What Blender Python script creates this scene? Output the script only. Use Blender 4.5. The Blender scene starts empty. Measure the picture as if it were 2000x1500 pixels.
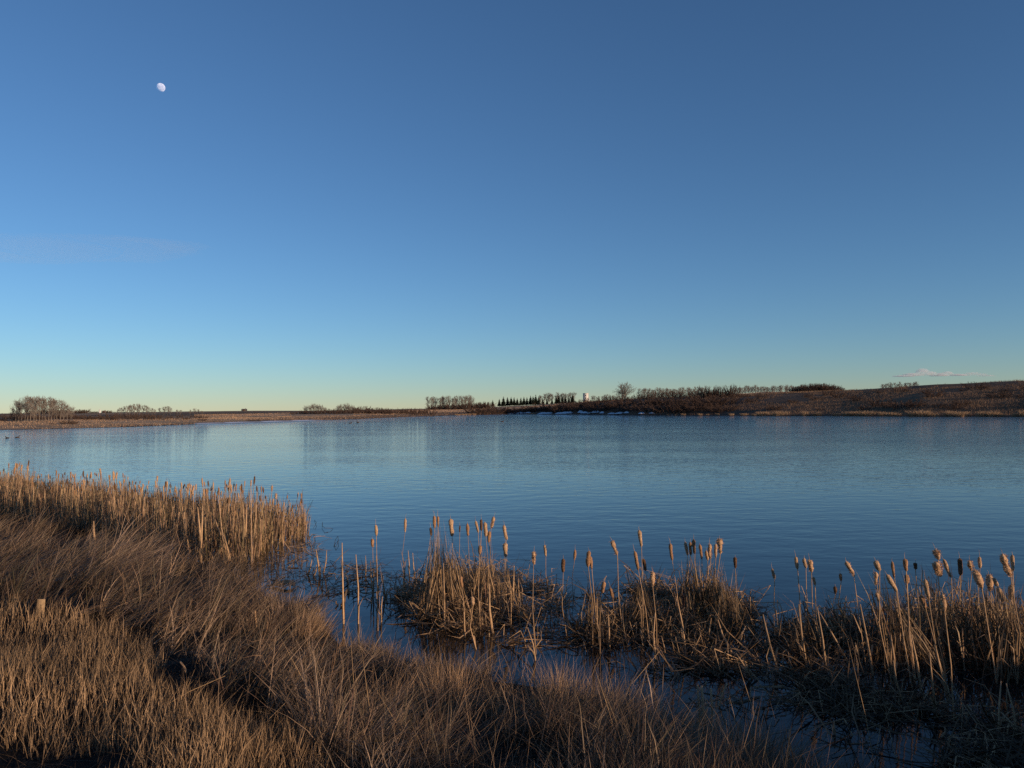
import bpy, math, random
import numpy as np
from mathutils import Matrix, Vector

# ------------------------------------------------------------------ camera
H = 3.0                      # eye height above the water, metres
F = 1500.0                   # focal length in photo pixels (photo 2000 x 1500)
PITCH = math.atan(48.0 / F)
ROLL = math.radians(0.40)
scene = bpy.context.scene
col = scene.collection
cp, sp = math.cos(PITCH), math.sin(PITCH)
cf = np.array([0, cp, sp]); cr0 = np.array([1.0, 0, 0]); cu0 = np.array([0, -sp, cp])
cr = cr0 * math.cos(ROLL) - cu0 * math.sin(ROLL)
cu = cu0 * math.cos(ROLL) + cr0 * math.sin(ROLL)
cam_data = bpy.data.cameras.new('camera')
cam_data.sensor_width = 36.0
cam_data.lens = 36.0 * F / 2000.0
cam_data.clip_start = 0.1
cam_data.clip_end = 40000
cam = bpy.data.objects.new('camera', cam_data)
col.objects.link(cam)
cam.matrix_world = Matrix(((cr[0], cu[0], -cf[0], 0), (cr[1], cu[1], -cf[1], 0), (cr[2], cu[2], -cf[2], H), (0, 0, 0, 1)))
scene.camera = cam

# ------------------------------------------------------------------ sky, sun, exposure
SUN_AZ = math.radians(125)   # clockwise from the view direction: to the right and a little behind
SUN_EL = math.radians(7.3)
world = bpy.data.worlds.new('World')
scene.world = world
world.use_nodes = True
nt = world.node_tree
nt.nodes.clear()
sky = nt.nodes.new('ShaderNodeTexSky')
sky.sky_type = 'NISHITA'
sky.sun_disc = False
sky.sun_elevation = SUN_EL
sky.sun_rotation = SUN_AZ
sky.altitude = 1000
sky.air_density = 0.96
sky.dust_density = 0.0
sky.ozone_density = 3.9
bg = nt.nodes.new('ShaderNodeBackground')
bg.inputs['Strength'].default_value = 0.15
wo = nt.nodes.new('ShaderNodeOutputWorld')
wb = nt.nodes.new('ShaderNodeMix')            # camera white balance
wb.data_type = 'RGBA'
wb.blend_type = 'MULTIPLY'
wb.inputs['Factor'].default_value = 1.0
wb.inputs['B'].default_value = (1.04, 0.97, 0.96, 1)
nt.links.new(sky.outputs[0], wb.inputs['A'])
nt.links.new(wb.outputs['Result'], bg.inputs[0])
nt.links.new(bg.outputs[0], wo.inputs[0])

sun_data = bpy.data.lights.new('sun', 'SUN')
sun_data.energy = 5.0
sun_data.angle = math.radians(0.53)
sun_data.color = (1.0, 0.74, 0.50)
sun = bpy.data.objects.new('sun', sun_data)
col.objects.link(sun)
sdir = Vector((math.sin(SUN_AZ) * math.cos(SUN_EL), math.cos(SUN_AZ) * math.cos(SUN_EL), math.sin(SUN_EL)))
sun.rotation_euler = sdir.to_track_quat('Z', 'Y').to_euler()
sun.location = (30, -10, 30)

vs = scene.view_settings
vs.view_transform = 'Standard'
vs.look = 'None'
vs.gamma = 1.0
vs.exposure = 0.0
vs.use_curve_mapping = False
scene.cycles.max_bounces = 8
scene.cycles.transparent_max_bounces = 16
scene.cycles.volume_bounces = 2
scene.cycles.use_denoising = False

# ------------------------------------------------------------------ helpers
rng = np.random.default_rng(7)
random.seed(7)

def ray(px, py):
    d = cf * F + cr * (px - 1000.0) - cu * (py - 750.0)
    return d / np.linalg.norm(d)

def at_z(px, py, z=0.0):
    d = ray(px, py)
    t = (z - H) / d[2]
    return np.array([0, 0, H]) + d * t

def at_depth(px, py, Y):
    d = ray(px, py)
    return np.array([0, 0, H]) + d * (Y / d[1])

def project(x, y, z):
    dz = z - H
    a = x * cr[0] + y * cr[1] + dz * cr[2]
    b = x * cu[0] + y * cu[1] + dz * cu[2]
    c = np.maximum(x * cf[0] + y * cf[1] + dz * cf[2], 1e-3)
    return 1000 + F * a / c, 750 - F * b / c

def az_of(px):
    return math.degrees(math.atan2(px - 1000.0, F))

def lattice(ix, iy, seed):
    n = (ix.astype(np.int64) * 374761393 + iy.astype(np.int64) * 668265263 + seed * 1442695041) & 0xffffffff
    n = ((n ^ (n >> 13)) * 1274126177) & 0xffffffff
    return ((n ^ (n >> 16)) & 0xffff) / 65535.0

def noise(x, y, seed=0):
    x = np.asarray(x, float); y = np.asarray(y, float)
    ix = np.floor(x); iy = np.floor(y)
    fx = x - ix; fy = y - iy
    fx = fx * fx * (3 - 2 * fx); fy = fy * fy * (3 - 2 * fy)
    a = lattice(ix, iy, seed); b = lattice(ix + 1, iy, seed)
    c = lattice(ix, iy + 1, seed); d = lattice(ix + 1, iy + 1, seed)
    return (a * (1 - fx) + b * fx) * (1 - fy) + (c * (1 - fx) + d * fx) * fy

def fbm(x, y, seed=0, octaves=3):
    v = 0; amp = 0.5
    for k in range(octaves):
        v = v + amp * noise(x * 2 ** k, y * 2 ** k, seed + k)
        amp *= 0.5
    return v

def inside(px, py, poly):
    px = np.asarray(px); py = np.asarray(py)
    r = np.zeros(px.shape, bool)
    n = len(poly)
    for i in range(n):
        x1, y1 = poly[i]; x2, y2 = poly[(i + 1) % n]
        c = ((y1 > py) != (y2 > py)) & (px < (x2 - x1) * (py - y1) / ((y2 - y1) if y2 != y1 else 1e-9) + x1)
        r ^= c
    return r

def sample_poly(poly, n):
    p = np.array(poly); lo = p.min(0); hi = p.max(0)
    out = np.zeros((0, 2))
    while len(out) < n:
        q = rng.uniform(lo, hi, (n * 3, 2))
        out = np.vstack([out, q[inside(q[:, 0], q[:, 1], poly)]])
    return out[:n]

class MB:
    """collects vertices, faces and vertex colours and links them as one mesh object"""
    def __init__(self):
        self.v = []; self.f3 = []; self.f4 = []; self.c = []; self.n = 0
    def add(self, v, f3=None, f4=None, c=None):
        v = np.asarray(v, np.float32).reshape(-1, 3)
        self.v.append(v)
        if c is None: c = np.ones((len(v), 3))
        c = np.asarray(c, np.float32)
        if c.ndim == 1: c = np.tile(c, (len(v), 1))
        self.c.append(c)
        if f3 is not None and len(f3): self.f3.append(np.asarray(f3, np.int64).reshape(-1, 3) + self.n)
        if f4 is not None and len(f4): self.f4.append(np.asarray(f4, np.int64).reshape(-1, 4) + self.n)
        self.n += len(v)
        return self
    def strips(self, P, W, side, c):
        """flat blades: P (N,K,3) spine, W (N,K) width, side (N,3), c (N,3); the last point is the tip"""
        N, K, _ = P.shape
        half = side[:, None, :] * (W[:, :, None] * 0.5)
        L = (P - half)[:, :-1]; R = (P + half)[:, :-1]; T = P[:, -1:]
        V = np.concatenate([L, R, T], 1)                       # N, 2K-1, 3
        base = (np.arange(N) * (2 * K - 1))[:, None]
        q = []
        for k in range(K - 2):
            q.append(np.stack([base[:, 0] + k, base[:, 0] + K - 1 + k, base[:, 0] + K + k, base[:, 0] + k + 1], 1))
        t = np.stack([base[:, 0] + K - 2, base[:, 0] + 2 * K - 3, base[:, 0] + 2 * K - 2], 1)
        self.add(V, t, np.concatenate(q, 0) if q else None, np.repeat(c, 2 * K - 1, 0))
        return self
    def tubes(self, P, R, c, S=5, cap=True):
        """round stems: P (N,K,3), R (N,K), c (N,3)"""
        N, K, _ = P.shape
        d = P[:, -1] - P[:, 0]
        d /= np.linalg.norm(d, axis=1)[:, None] + 1e-9
        ref = np.where(np.abs(d[:, 2:3]) > 0.9, np.array([[1.0, 0, 0]]), np.array([[0, 0, 1.0]]))
        a = np.cross(d, ref); a /= np.linalg.norm(a, axis=1)[:, None] + 1e-9
        b = np.cross(d, a)
        th = np.arange(S) * 2 * math.pi / S
        ring = a[:, None, :] * np.cos(th)[None, :, None] + b[:, None, :] * np.sin(th)[None, :, None]
        V = P[:, :, None, :] + ring[:, None] * R[:, :, None, None]
        V = V.reshape(N, K * S, 3)
        base = np.arange(N) * (K * S)
        q = []
        for k in range(K - 1):
            for s in range(S):
                s2 = (s + 1) % S
                q.append(np.stack([base + k * S + s, base + k * S + s2, base + (k + 1) * S + s2, base + (k + 1) * S + s], 1))
        t = []
        if cap:
            o = base + (K - 1) * S
            for s in range(1, S - 1):
                t.append(np.stack([o, o + s, o + s + 1], 1))
        self.add(V, np.concatenate(t, 0) if t else None, np.concatenate(q, 0), np.repeat(c, K * S, 0))
        return self
    def box(self, lo, hi, c=(1, 1, 1)):
        x0, y0, z0 = lo; x1, y1, z1 = hi
        v = [(x0, y0, z0), (x1, y0, z0), (x1, y1, z0), (x0, y1, z0), (x0, y0, z1), (x1, y0, z1), (x1, y1, z1), (x0, y1, z1)]
        self.add(v, None, [(0, 3, 2, 1), (4, 5, 6, 7), (0, 1, 5, 4), (1, 2, 6, 5), (2, 3, 7, 6), (3, 0, 4, 7)], np.array(c))
        return self
    def mesh(self, name, smooth=False):
        me = bpy.data.meshes.new(name)
        v = np.concatenate(self.v); c = np.concatenate(self.c)
        f3 = np.concatenate(self.f3) if self.f3 else np.zeros((0, 3), np.int64)
        f4 = np.concatenate(self.f4) if self.f4 else np.zeros((0, 4), np.int64)
        loops = np.concatenate([f3.ravel(), f4.ravel()]).astype(np.int32)
        starts = np.concatenate([np.arange(len(f3)) * 3, len(f3) * 3 + np.arange(len(f4)) * 4]).astype(np.int32)
        me.vertices.add(len(v)); me.vertices.foreach_set('co', v.ravel())
        me.loops.add(len(loops)); me.loops.foreach_set('vertex_index', loops)
        me.polygons.add(len(starts)); me.polygons.foreach_set('loop_start', starts)
        if smooth: me.polygons.foreach_set('use_smooth', np.ones(len(starts), bool))
        me.update(calc_edges=True)
        at = me.color_attributes.new('tint', 'FLOAT_COLOR', 'POINT')
        rgba = np.ones((len(v), 4), np.float32); rgba[:, :3] = c
        at.data.foreach_set('color', rgba.ravel())
        me.validate()
        return me
    def build(self, name, mat, parent=None, smooth=False):
        me = self.mesh(name, smooth)
        me.materials.append(mat)
        o = bpy.data.objects.new(name, me)
        col.objects.link(o)
        if parent is not None: o.parent = parent
        return o

def tag(o, label=None, cat=None, group=None, kind=None):
    if label: o['label'] = label
    if cat: o['category'] = cat
    if group: o['group'] = group
    if kind: o['kind'] = kind
    return o

def empty(name, loc=(0, 0, 0), rz=0.0, label=None, cat=None, group=None):
    o = bpy.data.objects.new(name, None)
    o.empty_display_size = 0.2
    col.objects.link(o)
    o.location = tuple(float(q) for q in loc); o.rotation_euler = (0, 0, rz)
    return tag(o, label, cat, group)

def copy_tree(root, loc, rz=0.0, sc=(1, 1, 1), rx=0.0, ry=0.0, label=None, group=None):
    r = root.copy(); col.objects.link(r)
    r.location = tuple(float(q) for q in loc); r.rotation_euler = (rx, ry, rz); r.scale = sc
    if label: r['label'] = label
    if group: r['group'] = group
    for ch in KIDS[root.name]:
        c = ch.copy(); col.objects.link(c); c.parent = r
    return r
KIDS = {}

# ------------------------------------------------------------------ materials
def new_mat(name):
    m = bpy.data.materials.new(name); m.use_nodes = True
    t = m.node_tree
    return m, t, t.nodes['Principled BSDF'], t.nodes['Material Output']

def tint_mat(name, base, rough=0.75, var=0.35, scale=30.0, trans=0.0, spec=0.25, bump=0.0):
    """procedural plant or wood material: base colour times the piece's own tint, with a fine grain"""
    m, t, b, out = new_mat(name)
    at = t.nodes.new('ShaderNodeAttribute'); at.attribute_name = 'tint'
    tc = t.nodes.new('ShaderNodeTexCoord')
    nz = t.nodes.new('ShaderNodeTexNoise'); nz.inputs['Scale'].default_value = scale; nz.inputs['Detail'].default_value = 4
    t.links.new(tc.outputs['Object'], nz.inputs['Vector'])
    mr = t.nodes.new('ShaderNodeMapRange')
    mr.inputs['From Min'].default_value = 0.25; mr.inputs['From Max'].default_value = 0.75
    mr.inputs['To Min'].default_value = 1 - var; mr.inputs['To Max'].default_value = 1 + var
    t.links.new(nz.outputs['Fac'], mr.inputs['Value'])
    mx = t.nodes.new('ShaderNodeMix'); mx.data_type = 'RGBA'; mx.blend_type = 'MULTIPLY'; mx.inputs['Factor'].default_value = 1
    mx.inputs['A'].default_value = (*base, 1)
    t.links.new(at.outputs['Color'], mx.inputs['B'])
    sc = t.nodes.new('ShaderNodeVectorMath'); sc.operation = 'SCALE'
    t.links.new(mx.outputs['Result'], sc.inputs[0]); t.links.new(mr.outputs['Result'], sc.inputs['Scale'])
    t.links.new(sc.outputs['Vector'], b.inputs['Base Color'])
    b.inputs['Roughness'].default_value = rough
    b.inputs['Specular IOR Level'].default_value = spec
    if bump:
        bp = t.nodes.new('ShaderNodeBump'); bp.inputs['Strength'].default_value = bump; bp.inputs['Distance'].default_value = 0.01
        t.links.new(nz.outputs['Fac'], bp.inputs['Height']); t.links.new(bp.outputs['Normal'], b.inputs['Normal'])
    if trans:
        tr = t.nodes.new('ShaderNodeBsdfTranslucent')
        t.links.new(sc.outputs['Vector'], tr.inputs['Color'])
        ms = t.nodes.new('ShaderNodeMixShader'); ms.inputs[0].default_value = trans
        t.links.new(b.outputs[0], ms.inputs[1]); t.links.new(tr.outputs[0], ms.inputs[2])
        t.links.new(ms.outputs[0], out.inputs['Surface'])
    return m

M = {}
M['grass'] = tint_mat('dry_grass', (0.32, 0.218, 0.145), 0.7, 0.25, 3.0, 0.25)
M['reed'] = tint_mat('dry_reed', (0.46, 0.305, 0.18), 0.6, 0.3, 25.0, 0.15)
M['head'] = tint_mat('cattail_fluff', (0.44, 0.29, 0.18), 0.95, 0.45, 60.0, 0.1, 0.05, 0.8)
M['bark'] = tint_mat('grey_bark', (0.19, 0.155, 0.125), 0.9, 0.3, 2.0, 0.0, 0.1)
M['twig'] = tint_mat('bare_twigs', (0.20, 0.165, 0.14), 0.9, 0.3, 1.0, 0.0, 0.1)
M['shrub'] = tint_mat('willow_twigs', (0.10, 0.066, 0.052), 0.9, 0.3, 1.0, 0.0, 0.1)
M['needle'] = tint_mat('spruce_needles', (0.035, 0.045, 0.030), 0.85, 0.4, 2.0, 0.0, 0.1)
M['wood'] = tint_mat('weathered_wood', (0.27, 0.19, 0.12), 0.8, 0.4, 40.0, 0.0, 0.15, 0.5)
M['white'] = tint_mat('white_paint', (0.62, 0.58, 0.54), 0.6, 0.08, 1.0, 0.0, 0.3)
M['dark'] = tint_mat('dark_roofing', (0.06, 0.05, 0.045), 0.8, 0.3, 2.0, 0.0, 0.2)
M['snow'] = tint_mat('old_snow', (0.72, 0.76, 0.82), 0.7, 0.12, 2.0, 0.0, 0.2, 0.3)
M['duck'] = tint_mat('duck_feathers', (0.06, 0.045, 0.035), 0.7, 0.4, 20.0, 0.0, 0.2)
M['rock'] = tint_mat('shore_stone', (0.20, 0.18, 0.16), 0.85, 0.35, 4.0, 0.0, 0.2, 0.6)

def ground_mat():
    m, t, b, out = new_mat('ground')
    at = t.nodes.new('ShaderNodeAttribute'); at.attribute_name = 'tint'
    tc = t.nodes.new('ShaderNodeTexCoord')
    vals = []
    for s, d in ((0.05, 4), (0.7, 5), (9.0, 5)):
        nz = t.nodes.new('ShaderNodeTexNoise'); nz.inputs['Scale'].default_value = s; nz.inputs['Detail'].default_value = d
        nz.inputs['Roughness'].default_value = 0.65
        t.links.new(tc.outputs['Object'], nz.inputs['Vector']); vals.append(nz.outputs['Fac'])
    a = t.nodes.new('ShaderNodeMath'); a.operation = 'ADD'; t.links.new(vals[0], a.inputs[0]); t.links.new(vals[1], a.inputs[1])
    a2 = t.nodes.new('ShaderNodeMath'); a2.operation = 'ADD'; t.links.new(a.outputs[0], a2.inputs[0]); t.links.new(vals[2], a2.inputs[1])
    mr = t.nodes.new('ShaderNodeMapRange')
    mr.inputs['From Min'].default_value = 1.0; mr.inputs['From Max'].default_value = 2.0
    mr.inputs['To Min'].default_value = 0.45; mr.inputs['To Max'].default_value = 1.55
    t.links.new(a2.outputs[0], mr.inputs['Value'])
    sc = t.nodes.new('ShaderNodeVectorMath'); sc.operation = 'SCALE'
    t.links.new(at.outputs['Color'], sc.inputs[0]); t.links.new(mr.outputs['Result'], sc.inputs['Scale'])
    t.links.new(sc.outputs['Vector'], b.inputs['Base Color'])
    b.inputs['Roughness'].default_value = 0.95; b.inputs['Specular IOR Level'].default_value = 0.1
    bp = t.nodes.new('ShaderNodeBump'); bp.inputs['Strength'].default_value = 0.8; bp.inputs['Distance'].default_value = 0.3
    t.links.new(vals[1], bp.inputs['Height']); t.links.new(bp.outputs['Normal'], b.inputs['Normal'])
    return m
M['ground'] = ground_mat()

def water_mat():
    m, t, b, out = new_mat('lake_water')
    b.inputs['Base Color'].default_value = (0.004, 0.007, 0.009, 1)
    b.inputs['Roughness'].default_value = 0.04
    b.inputs['IOR'].default_value = 1.333
    tc = t.nodes.new('ShaderNodeTexCoord')
    def nz(scale, detail, stretch=1.0, rot=0.0):
        mp = t.nodes.new('ShaderNodeMapping'); mp.inputs['Rotation'].default_value = (0, 0, rot)
        mp.inputs['Scale'].default_value = (1.0, stretch, 1.0)
        t.links.new(tc.outputs['Object'], mp.inputs['Vector'])
        n = t.nodes.new('ShaderNodeTexNoise'); n.inputs['Scale'].default_value = scale; n.inputs['Detail'].default_value = detail
        t.links.new(mp.outputs[0], n.inputs['Vector'])
        return n.outputs['Fac']
    fine = nz(3.2, 3, 1.6, 0.3); mid = nz(0.9, 3, 1.9, -0.2); broad = nz(0.035, 3, 2.5, 0.1)
    # wind patches: ripples come and go over tens of metres
    mr = t.nodes.new('ShaderNodeMapRange'); mr.inputs['From Min'].default_value = 0.38; mr.inputs['From Max'].default_value = 0.62
    mr.inputs['To Min'].default_value = 0.6; mr.inputs['To Max'].default_value = 1.0
    t.links.new(broad, mr.inputs['Value'])
    # sheltered, nearly flat water near the reeds: ripples grow with distance from the near shore
    sep = t.nodes.new('ShaderNodeSeparateXYZ'); t.links.new(tc.outputs['Object'], sep.inputs[0])
    sh = t.nodes.new('ShaderNodeMapRange'); sh.inputs['From Min'].default_value = 12; sh.inputs['From Max'].default_value = 250
    sh.inputs['To Min'].default_value = 0.15; sh.inputs['To Max'].default_value = 5.0
    t.links.new(sep.outputs['Y'], sh.inputs['Value'])
    mu = t.nodes.new('ShaderNodeMath'); mu.operation = 'MULTIPLY'
    t.links.new(mr.outputs[0], mu.inputs[0]); t.links.new(sh.outputs[0], mu.inputs[1])
    b1 = t.nodes.new('ShaderNodeBump'); b1.inputs['Distance'].default_value = 0.016
    t.links.new(mu.outputs[0], b1.inputs['Strength']); t.links.new(fine, b1.inputs['Height'])
    b2 = t.nodes.new('ShaderNodeBump'); b2.inputs['Distance'].default_value = 0.05
    t.links.new(mu.outputs[0], b2.inputs['Strength']); t.links.new(mid, b2.inputs['Height'])
    t.links.new(b1.outputs['Normal'], b2.inputs['Normal'])
    t.links.new(b2.outputs['Normal'], b.inputs['Normal'])
    return m
M['water'] = water_mat()

# ------------------------------------------------------------------ terrain
NEAR = [(-180, 400), (-110, 95), (-80, 70), (-60, 52), (-45, 38)]
for px, py in [(0, 1010), (250, 1060), (420, 1110), (520, 1165), (620, 1222), (690, 1285), (820, 1322), (1000, 1335), (1150, 1362),
               (1270, 1430), (1400, 1490), (1500, 1555), (1600, 1640), (2000, 1790)]:
    p = at_z(px, py)
    NEAR.append((math.degrees(math.atan2(p[0], p[1])), math.hypot(p[0], p[1])))
NEAR[-1] = (40, 5.4)
NEAR += [(56, 7.0), (73, 15.7), (80, 30), (85, 80), (90, 400), (180, 400)]
NEAR = np.array(NEAR)
def r_near(az): return np.interp(az, NEAR[:, 0], NEAR[:, 1])

FAR = [
 (-110, [(96, 0), (110, .8), (200, 1.2), (900, 1.5), (3000, -15)]),
 (-60, [(100, 0), (110, .6), (200, 1.2), (900, 1.5), (3000, -15)]),
 (-45, [(125, 0), (135, .4), (200, 1.0), (900, 1.5), (3000, -15)]),
 (az_of(0), [(155, 0), (162, .3), (190, .85), (250, 1.1), (400, 1.4), (1100, 1.5), (3000, -15)]),
 (az_of(250), [(162, 0), (175, .3), (210, .8), (300, 1.1), (500, 1.6), (1100, 2.0), (3000, -12)]),
 (az_of(500), [(204, 0), (225, .5), (300, .9), (450, 1.6), (1100, 2.6), (3000, -8)]),
 (az_of(700), [(247, 0), (277, .6), (337, 1.2), (412, 1.9), (750, 2.7), (3000, -5)]),
 (az_of(900), [(366, 0), (375, .4), (405, 1.1), (487, 2.6), (600, 3.4), (900, 4.1), (3000, 0)]),
 (az_of(1000), [(409, 0), (420, .75), (450, 2.25), (562, 4.9), (900, 5.2), (3000, 3)]),
 (az_of(1150), [(360, 0), (367, 1.1), (397, 3.75), (450, 6.75), (750, 7.5), (3000, 6)]),
 (az_of(1250), [(304, 0), (309, .75), (330, 3.75), (360, 6.75), (420, 8.25), (750, 9), (3000, 5)]),
 (az_of(1400), [(285, 0), (290, .75), (311, 3.75), (337, 6.75), (367, 8.25), (450, 9.4), (750, 9.7), (3000, 3)]),
 (az_of(1500), [(265, 0), (270, .75), (289, 3), (315, 6), (352, 9), (390, 10.1), (675, 10.5), (3000, 0)]),
 (az_of(1650), [(257, 0), (262, .75), (279, 3), (307, 6.75), (337, 9.5), (450, 9.9), (3000, 0)]),
 (az_of(1800), [(241, 0), (246, .75), (262, 3.75), (289, 7.3), (322, 10.6), (450, 10.6), (3000, 0)]),
 (az_of(2000), [(237, 0), (242, .8), (257, 3.8), (281, 7.3), (315, 11.2), (450, 11.6), (3000, 0)]),
 (45, [(200, 0), (206, .8), (222, 3.5), (250, 7), (300, 10), (450, 11), (3000, 0)]),
 (60, [(150, 0), (156, .6), (180, 2), (260, 5), (500, 6), (3000, 0)]),
 (85, [(86, 0), (96, .6), (120, 1.5), (300, 3), (3000, 0)]),
 (122, [(60, 0), (66, .6), (80, 1.4), (300, 2), (3000, 0)]),
]
FAZ = np.array([a for a, _ in FAR]); FSH = np.array([p[0][0] for _, p in FAR], float)
def r_far(az): return np.interp(az, FAZ, FSH)

SHADE_RIDGE = 0.30
def near_z(az, r):
    rn = r_near(az)
    t = np.clip(r / rn, 0, 1)
    z = 1.42 * (1 - t ** 0.9)
    z = np.where(rn > 90, 1.42 + 0.01 * np.minimum(r, 40), z)
    # unseen ridge added right of the camera to cast shade on the foreground
    x = r * np.sin(np.radians(az)); y = r * np.cos(np.radians(az))
    s = np.clip((x - 3) / 8, 0, 1); s = s * s * (3 - 2 * s)
    return z + SHADE_RIDGE * s * np.exp(-((y - 0.3) / 2.3) ** 2) * np.clip((60 - r) / 20, 0, 1)

def terrain_z(az, r, rough=True):
    az = np.asarray(az, float); r = np.asarray(r, float)
    az, r = np.broadcast_arrays(az, r)
    rn, rf = r_near(az), r_far(az)
    lake = (rn < rf - 6) & (az > -105) & (az < 126)
    znear = near_z(az, r)
    u = np.clip((r - rn) / np.maximum(rf - rn, 1), 0, 1)
    zl = -np.minimum(np.minimum((r - rn) * 0.10, (rf - r) * 0.06), 2.0)
    off = r - rf
    zs = np.stack([np.interp(off, [p[0] - pts[0][0] for p in pts], [p[1] for p in pts]) for _, pts in FAR], 0)
    k = np.clip(np.searchsorted(FAZ, az) - 1, 0, len(FAZ) - 2)
    w = np.clip((az - FAZ[k]) / (FAZ[k + 1] - FAZ[k]), 0, 1)
    zf = np.take_along_axis(zs, k[None], 0)[0] * (1 - w) + np.take_along_axis(zs, (k + 1)[None], 0)[0] * w
    z = np.where(r <= rn, znear, np.where(r < rf, zl, zf))
    z = np.where(lake, z, znear + 0.3 * (fbm(r * 0.03, az * 0.05, 3) - 0.4))
    if rough:
        x = r * np.sin(np.radians(az)); y = r * np.cos(np.radians(az))
        bumps = (0.34 * (fbm(x * 1.1, y * 1.1, 11) - 0.44) + 0.10 * (noise(x * 3.5, y * 3.5, 13) - 0.5)) * np.clip((rn - r) * 0.8, 0, 1) * (r < rn)
        far = np.clip(off / 8, 0, 1) * (r > rf)
        bumps = bumps + far * (0.9 * (fbm(x * 0.03, y * 0.03, 21) - 0.44) * np.clip(zf / 6, 0.15, 1) + 0.35 * (fbm(x * 0.15, y * 0.15, 31) - 0.44) * np.clip(zf / 6, 0.1, 1))
        z = z + np.where(lake, bumps, 0)
    return z

def ground_at(x, y):
    return float(terrain_z(math.degrees(math.atan2(x, y)), math.hypot(x, y)))
def ground_many(x, y):
    return terrain_z(np.degrees(np.arctan2(x, y)), np.hypot(x, y))

azs = np.concatenate([np.arange(-180, -48, 4.0), np.arange(-48, 48, 0.3), np.arange(48, 180, 2.0)])
t_near = np.concatenate([np.linspace(0.02, 1, 60)])
t_lake = np.array([0.002, 0.01, 0.03, 0.08, 0.2, 0.4, 0.6, 0.8, 0.92, 0.97, 0.99, 1.0])
off_far = np.concatenate([np.linspace(1.5, 120, 60), 120 * np.geomspace(1.06, 45, 40)])
A = []; RR = []
for a in azs:
    rn = min(float(r_near(a)), 90.0); rf = max(float(r_far(a)), rn + 6)
    RR.append(np.concatenate([t_near * rn, rn + t_lake * (rf - rn), rf + off_far]))
RR = np.array(RR); AA = np.repeat(azs[:, None], RR.shape[1], 1)
X = RR * np.sin(np.radians(AA)); Y = RR * np.cos(np.radians(AA)); Z = terrain_z(AA, RR)
nA, nR = RR.shape
verts = np.stack([X, Y, Z], -1).reshape(-1, 3)
i = np.arange(nA)[:, None]; j = np.arange(nR - 1)[None, :]
i2 = (i + 1) % nA
quads = np.stack([i * nR + j, i * nR + j + 1, i2 * nR + j + 1, i2 * nR + j], -1).reshape(-1, 4)
# the ground's colours: near soil darkened to stand for shade between tufts, mud by the shores, brown pasture and gold stubble beyond
rn_, rf_ = r_near(AA), r_far(AA)
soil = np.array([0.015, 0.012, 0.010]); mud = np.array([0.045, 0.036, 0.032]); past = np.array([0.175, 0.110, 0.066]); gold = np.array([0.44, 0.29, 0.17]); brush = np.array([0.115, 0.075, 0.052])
off = RR - rf_
pxc = 1000 + F * np.tan(np.radians(np.clip(AA, -60, 60)))
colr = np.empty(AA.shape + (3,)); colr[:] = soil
far = RR >= rf_ - 0.5
patch = fbm(X * 0.012, Y * 0.004, 55)
def mixc(a, b, w): return a * (1 - w[..., None]) + b * w[..., None]
left = mixc(np.broadcast_to(past, colr.shape), np.broadcast_to(gold, colr.shape), np.clip((patch - 0.40) * 5, 0, 1))
fieldw = np.clip((pxc - 380) / 60, 0, 1) * np.clip((off - 45) / 10, 0, 1) * np.clip((200 - off) / 30, 0, 1)
left = mixc(left, np.broadcast_to(gold, colr.shape), fieldw)
stripw = ((pxc < 280) & (off > 3) & (off < 30)).astype(float)
left = mixc(left, np.broadcast_to(gold * 0.9, colr.shape), stripw)
left = mixc(left, np.broadcast_to(mud, colr.shape), np.clip(1 - off / np.where(pxc < 230, 3.0, 14.0), 0, 1))
left = mixc(left, np.broadcast_to(past, colr.shape), np.where((pxc > 480) & (pxc < 850), np.clip(1 - (off - 10) / 60, 0, 1), 0))
fieldstart = np.interp(pxc, [700, 850, 930, 1000, 1150, 1250, 1400, 1500, 1640, 1700], [90, 60, 50, 40, 78, 105, 78, 84, 120, 900])
right = mixc(np.broadcast_to(brush, colr.shape), np.broadcast_to(gold, colr.shape), np.clip((off - fieldstart) / 8, 0, 1))
right = mixc(right, np.broadcast_to(past * 0.9, colr.shape), np.clip((pxc - 1450) / 200, 0, 1) * np.clip((patch - 0.3) * 3, 0, 1) * (off < fieldstart))
wr = np.clip((pxc - 780) / 120, 0, 1)
colr = np.where(far[..., None], mixc(left, right, wr), colr)
lakebed = (RR > rn_) & (RR < rf_)
colr = np.where(lakebed[..., None], mud * 0.6, colr)
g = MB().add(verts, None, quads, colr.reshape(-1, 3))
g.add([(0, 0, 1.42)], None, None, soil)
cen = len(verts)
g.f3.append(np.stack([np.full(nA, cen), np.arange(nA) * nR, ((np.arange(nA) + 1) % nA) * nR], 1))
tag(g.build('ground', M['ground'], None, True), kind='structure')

# ------------------------------------------------------------------ lake
wa = azs[(azs > -82) & (azs < 84)]
wt = np.concatenate([[0], np.geomspace(0.01, 1, 24)])
rn = r_near(wa)[:, None] - 0.6; rf = np.maximum(r_far(wa)[:, None] + 1.0, rn + 1)
WR = rn + wt[None] * (rf - rn)
WX = WR * np.sin(np.radians(wa))[:, None]; WY = WR * np.cos(np.radians(wa))[:, None]
nA, nR = WR.shape
i = np.arange(nA - 1)[:, None]; j = np.arange(nR - 1)[None]
quads = np.stack([i * nR + j, i * nR + j + 1, (i + 1) * nR + j + 1, (i + 1) * nR + j], -1).reshape(-1, 4)[:, ::-1]
w = MB().add(np.stack([WX, WY, np.zeros_like(WX)], -1).reshape(-1, 3), None, quads)
tag(w.build('lake', M['water'], None, True), kind='structure')

# ------------------------------------------------------------------ bare trees, shrubs, spruces (prototypes)
def rand_perp(d):
    a = np.cross(d, rng.normal(size=3)); return a / (np.linalg.norm(a) + 1e-9)

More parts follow.
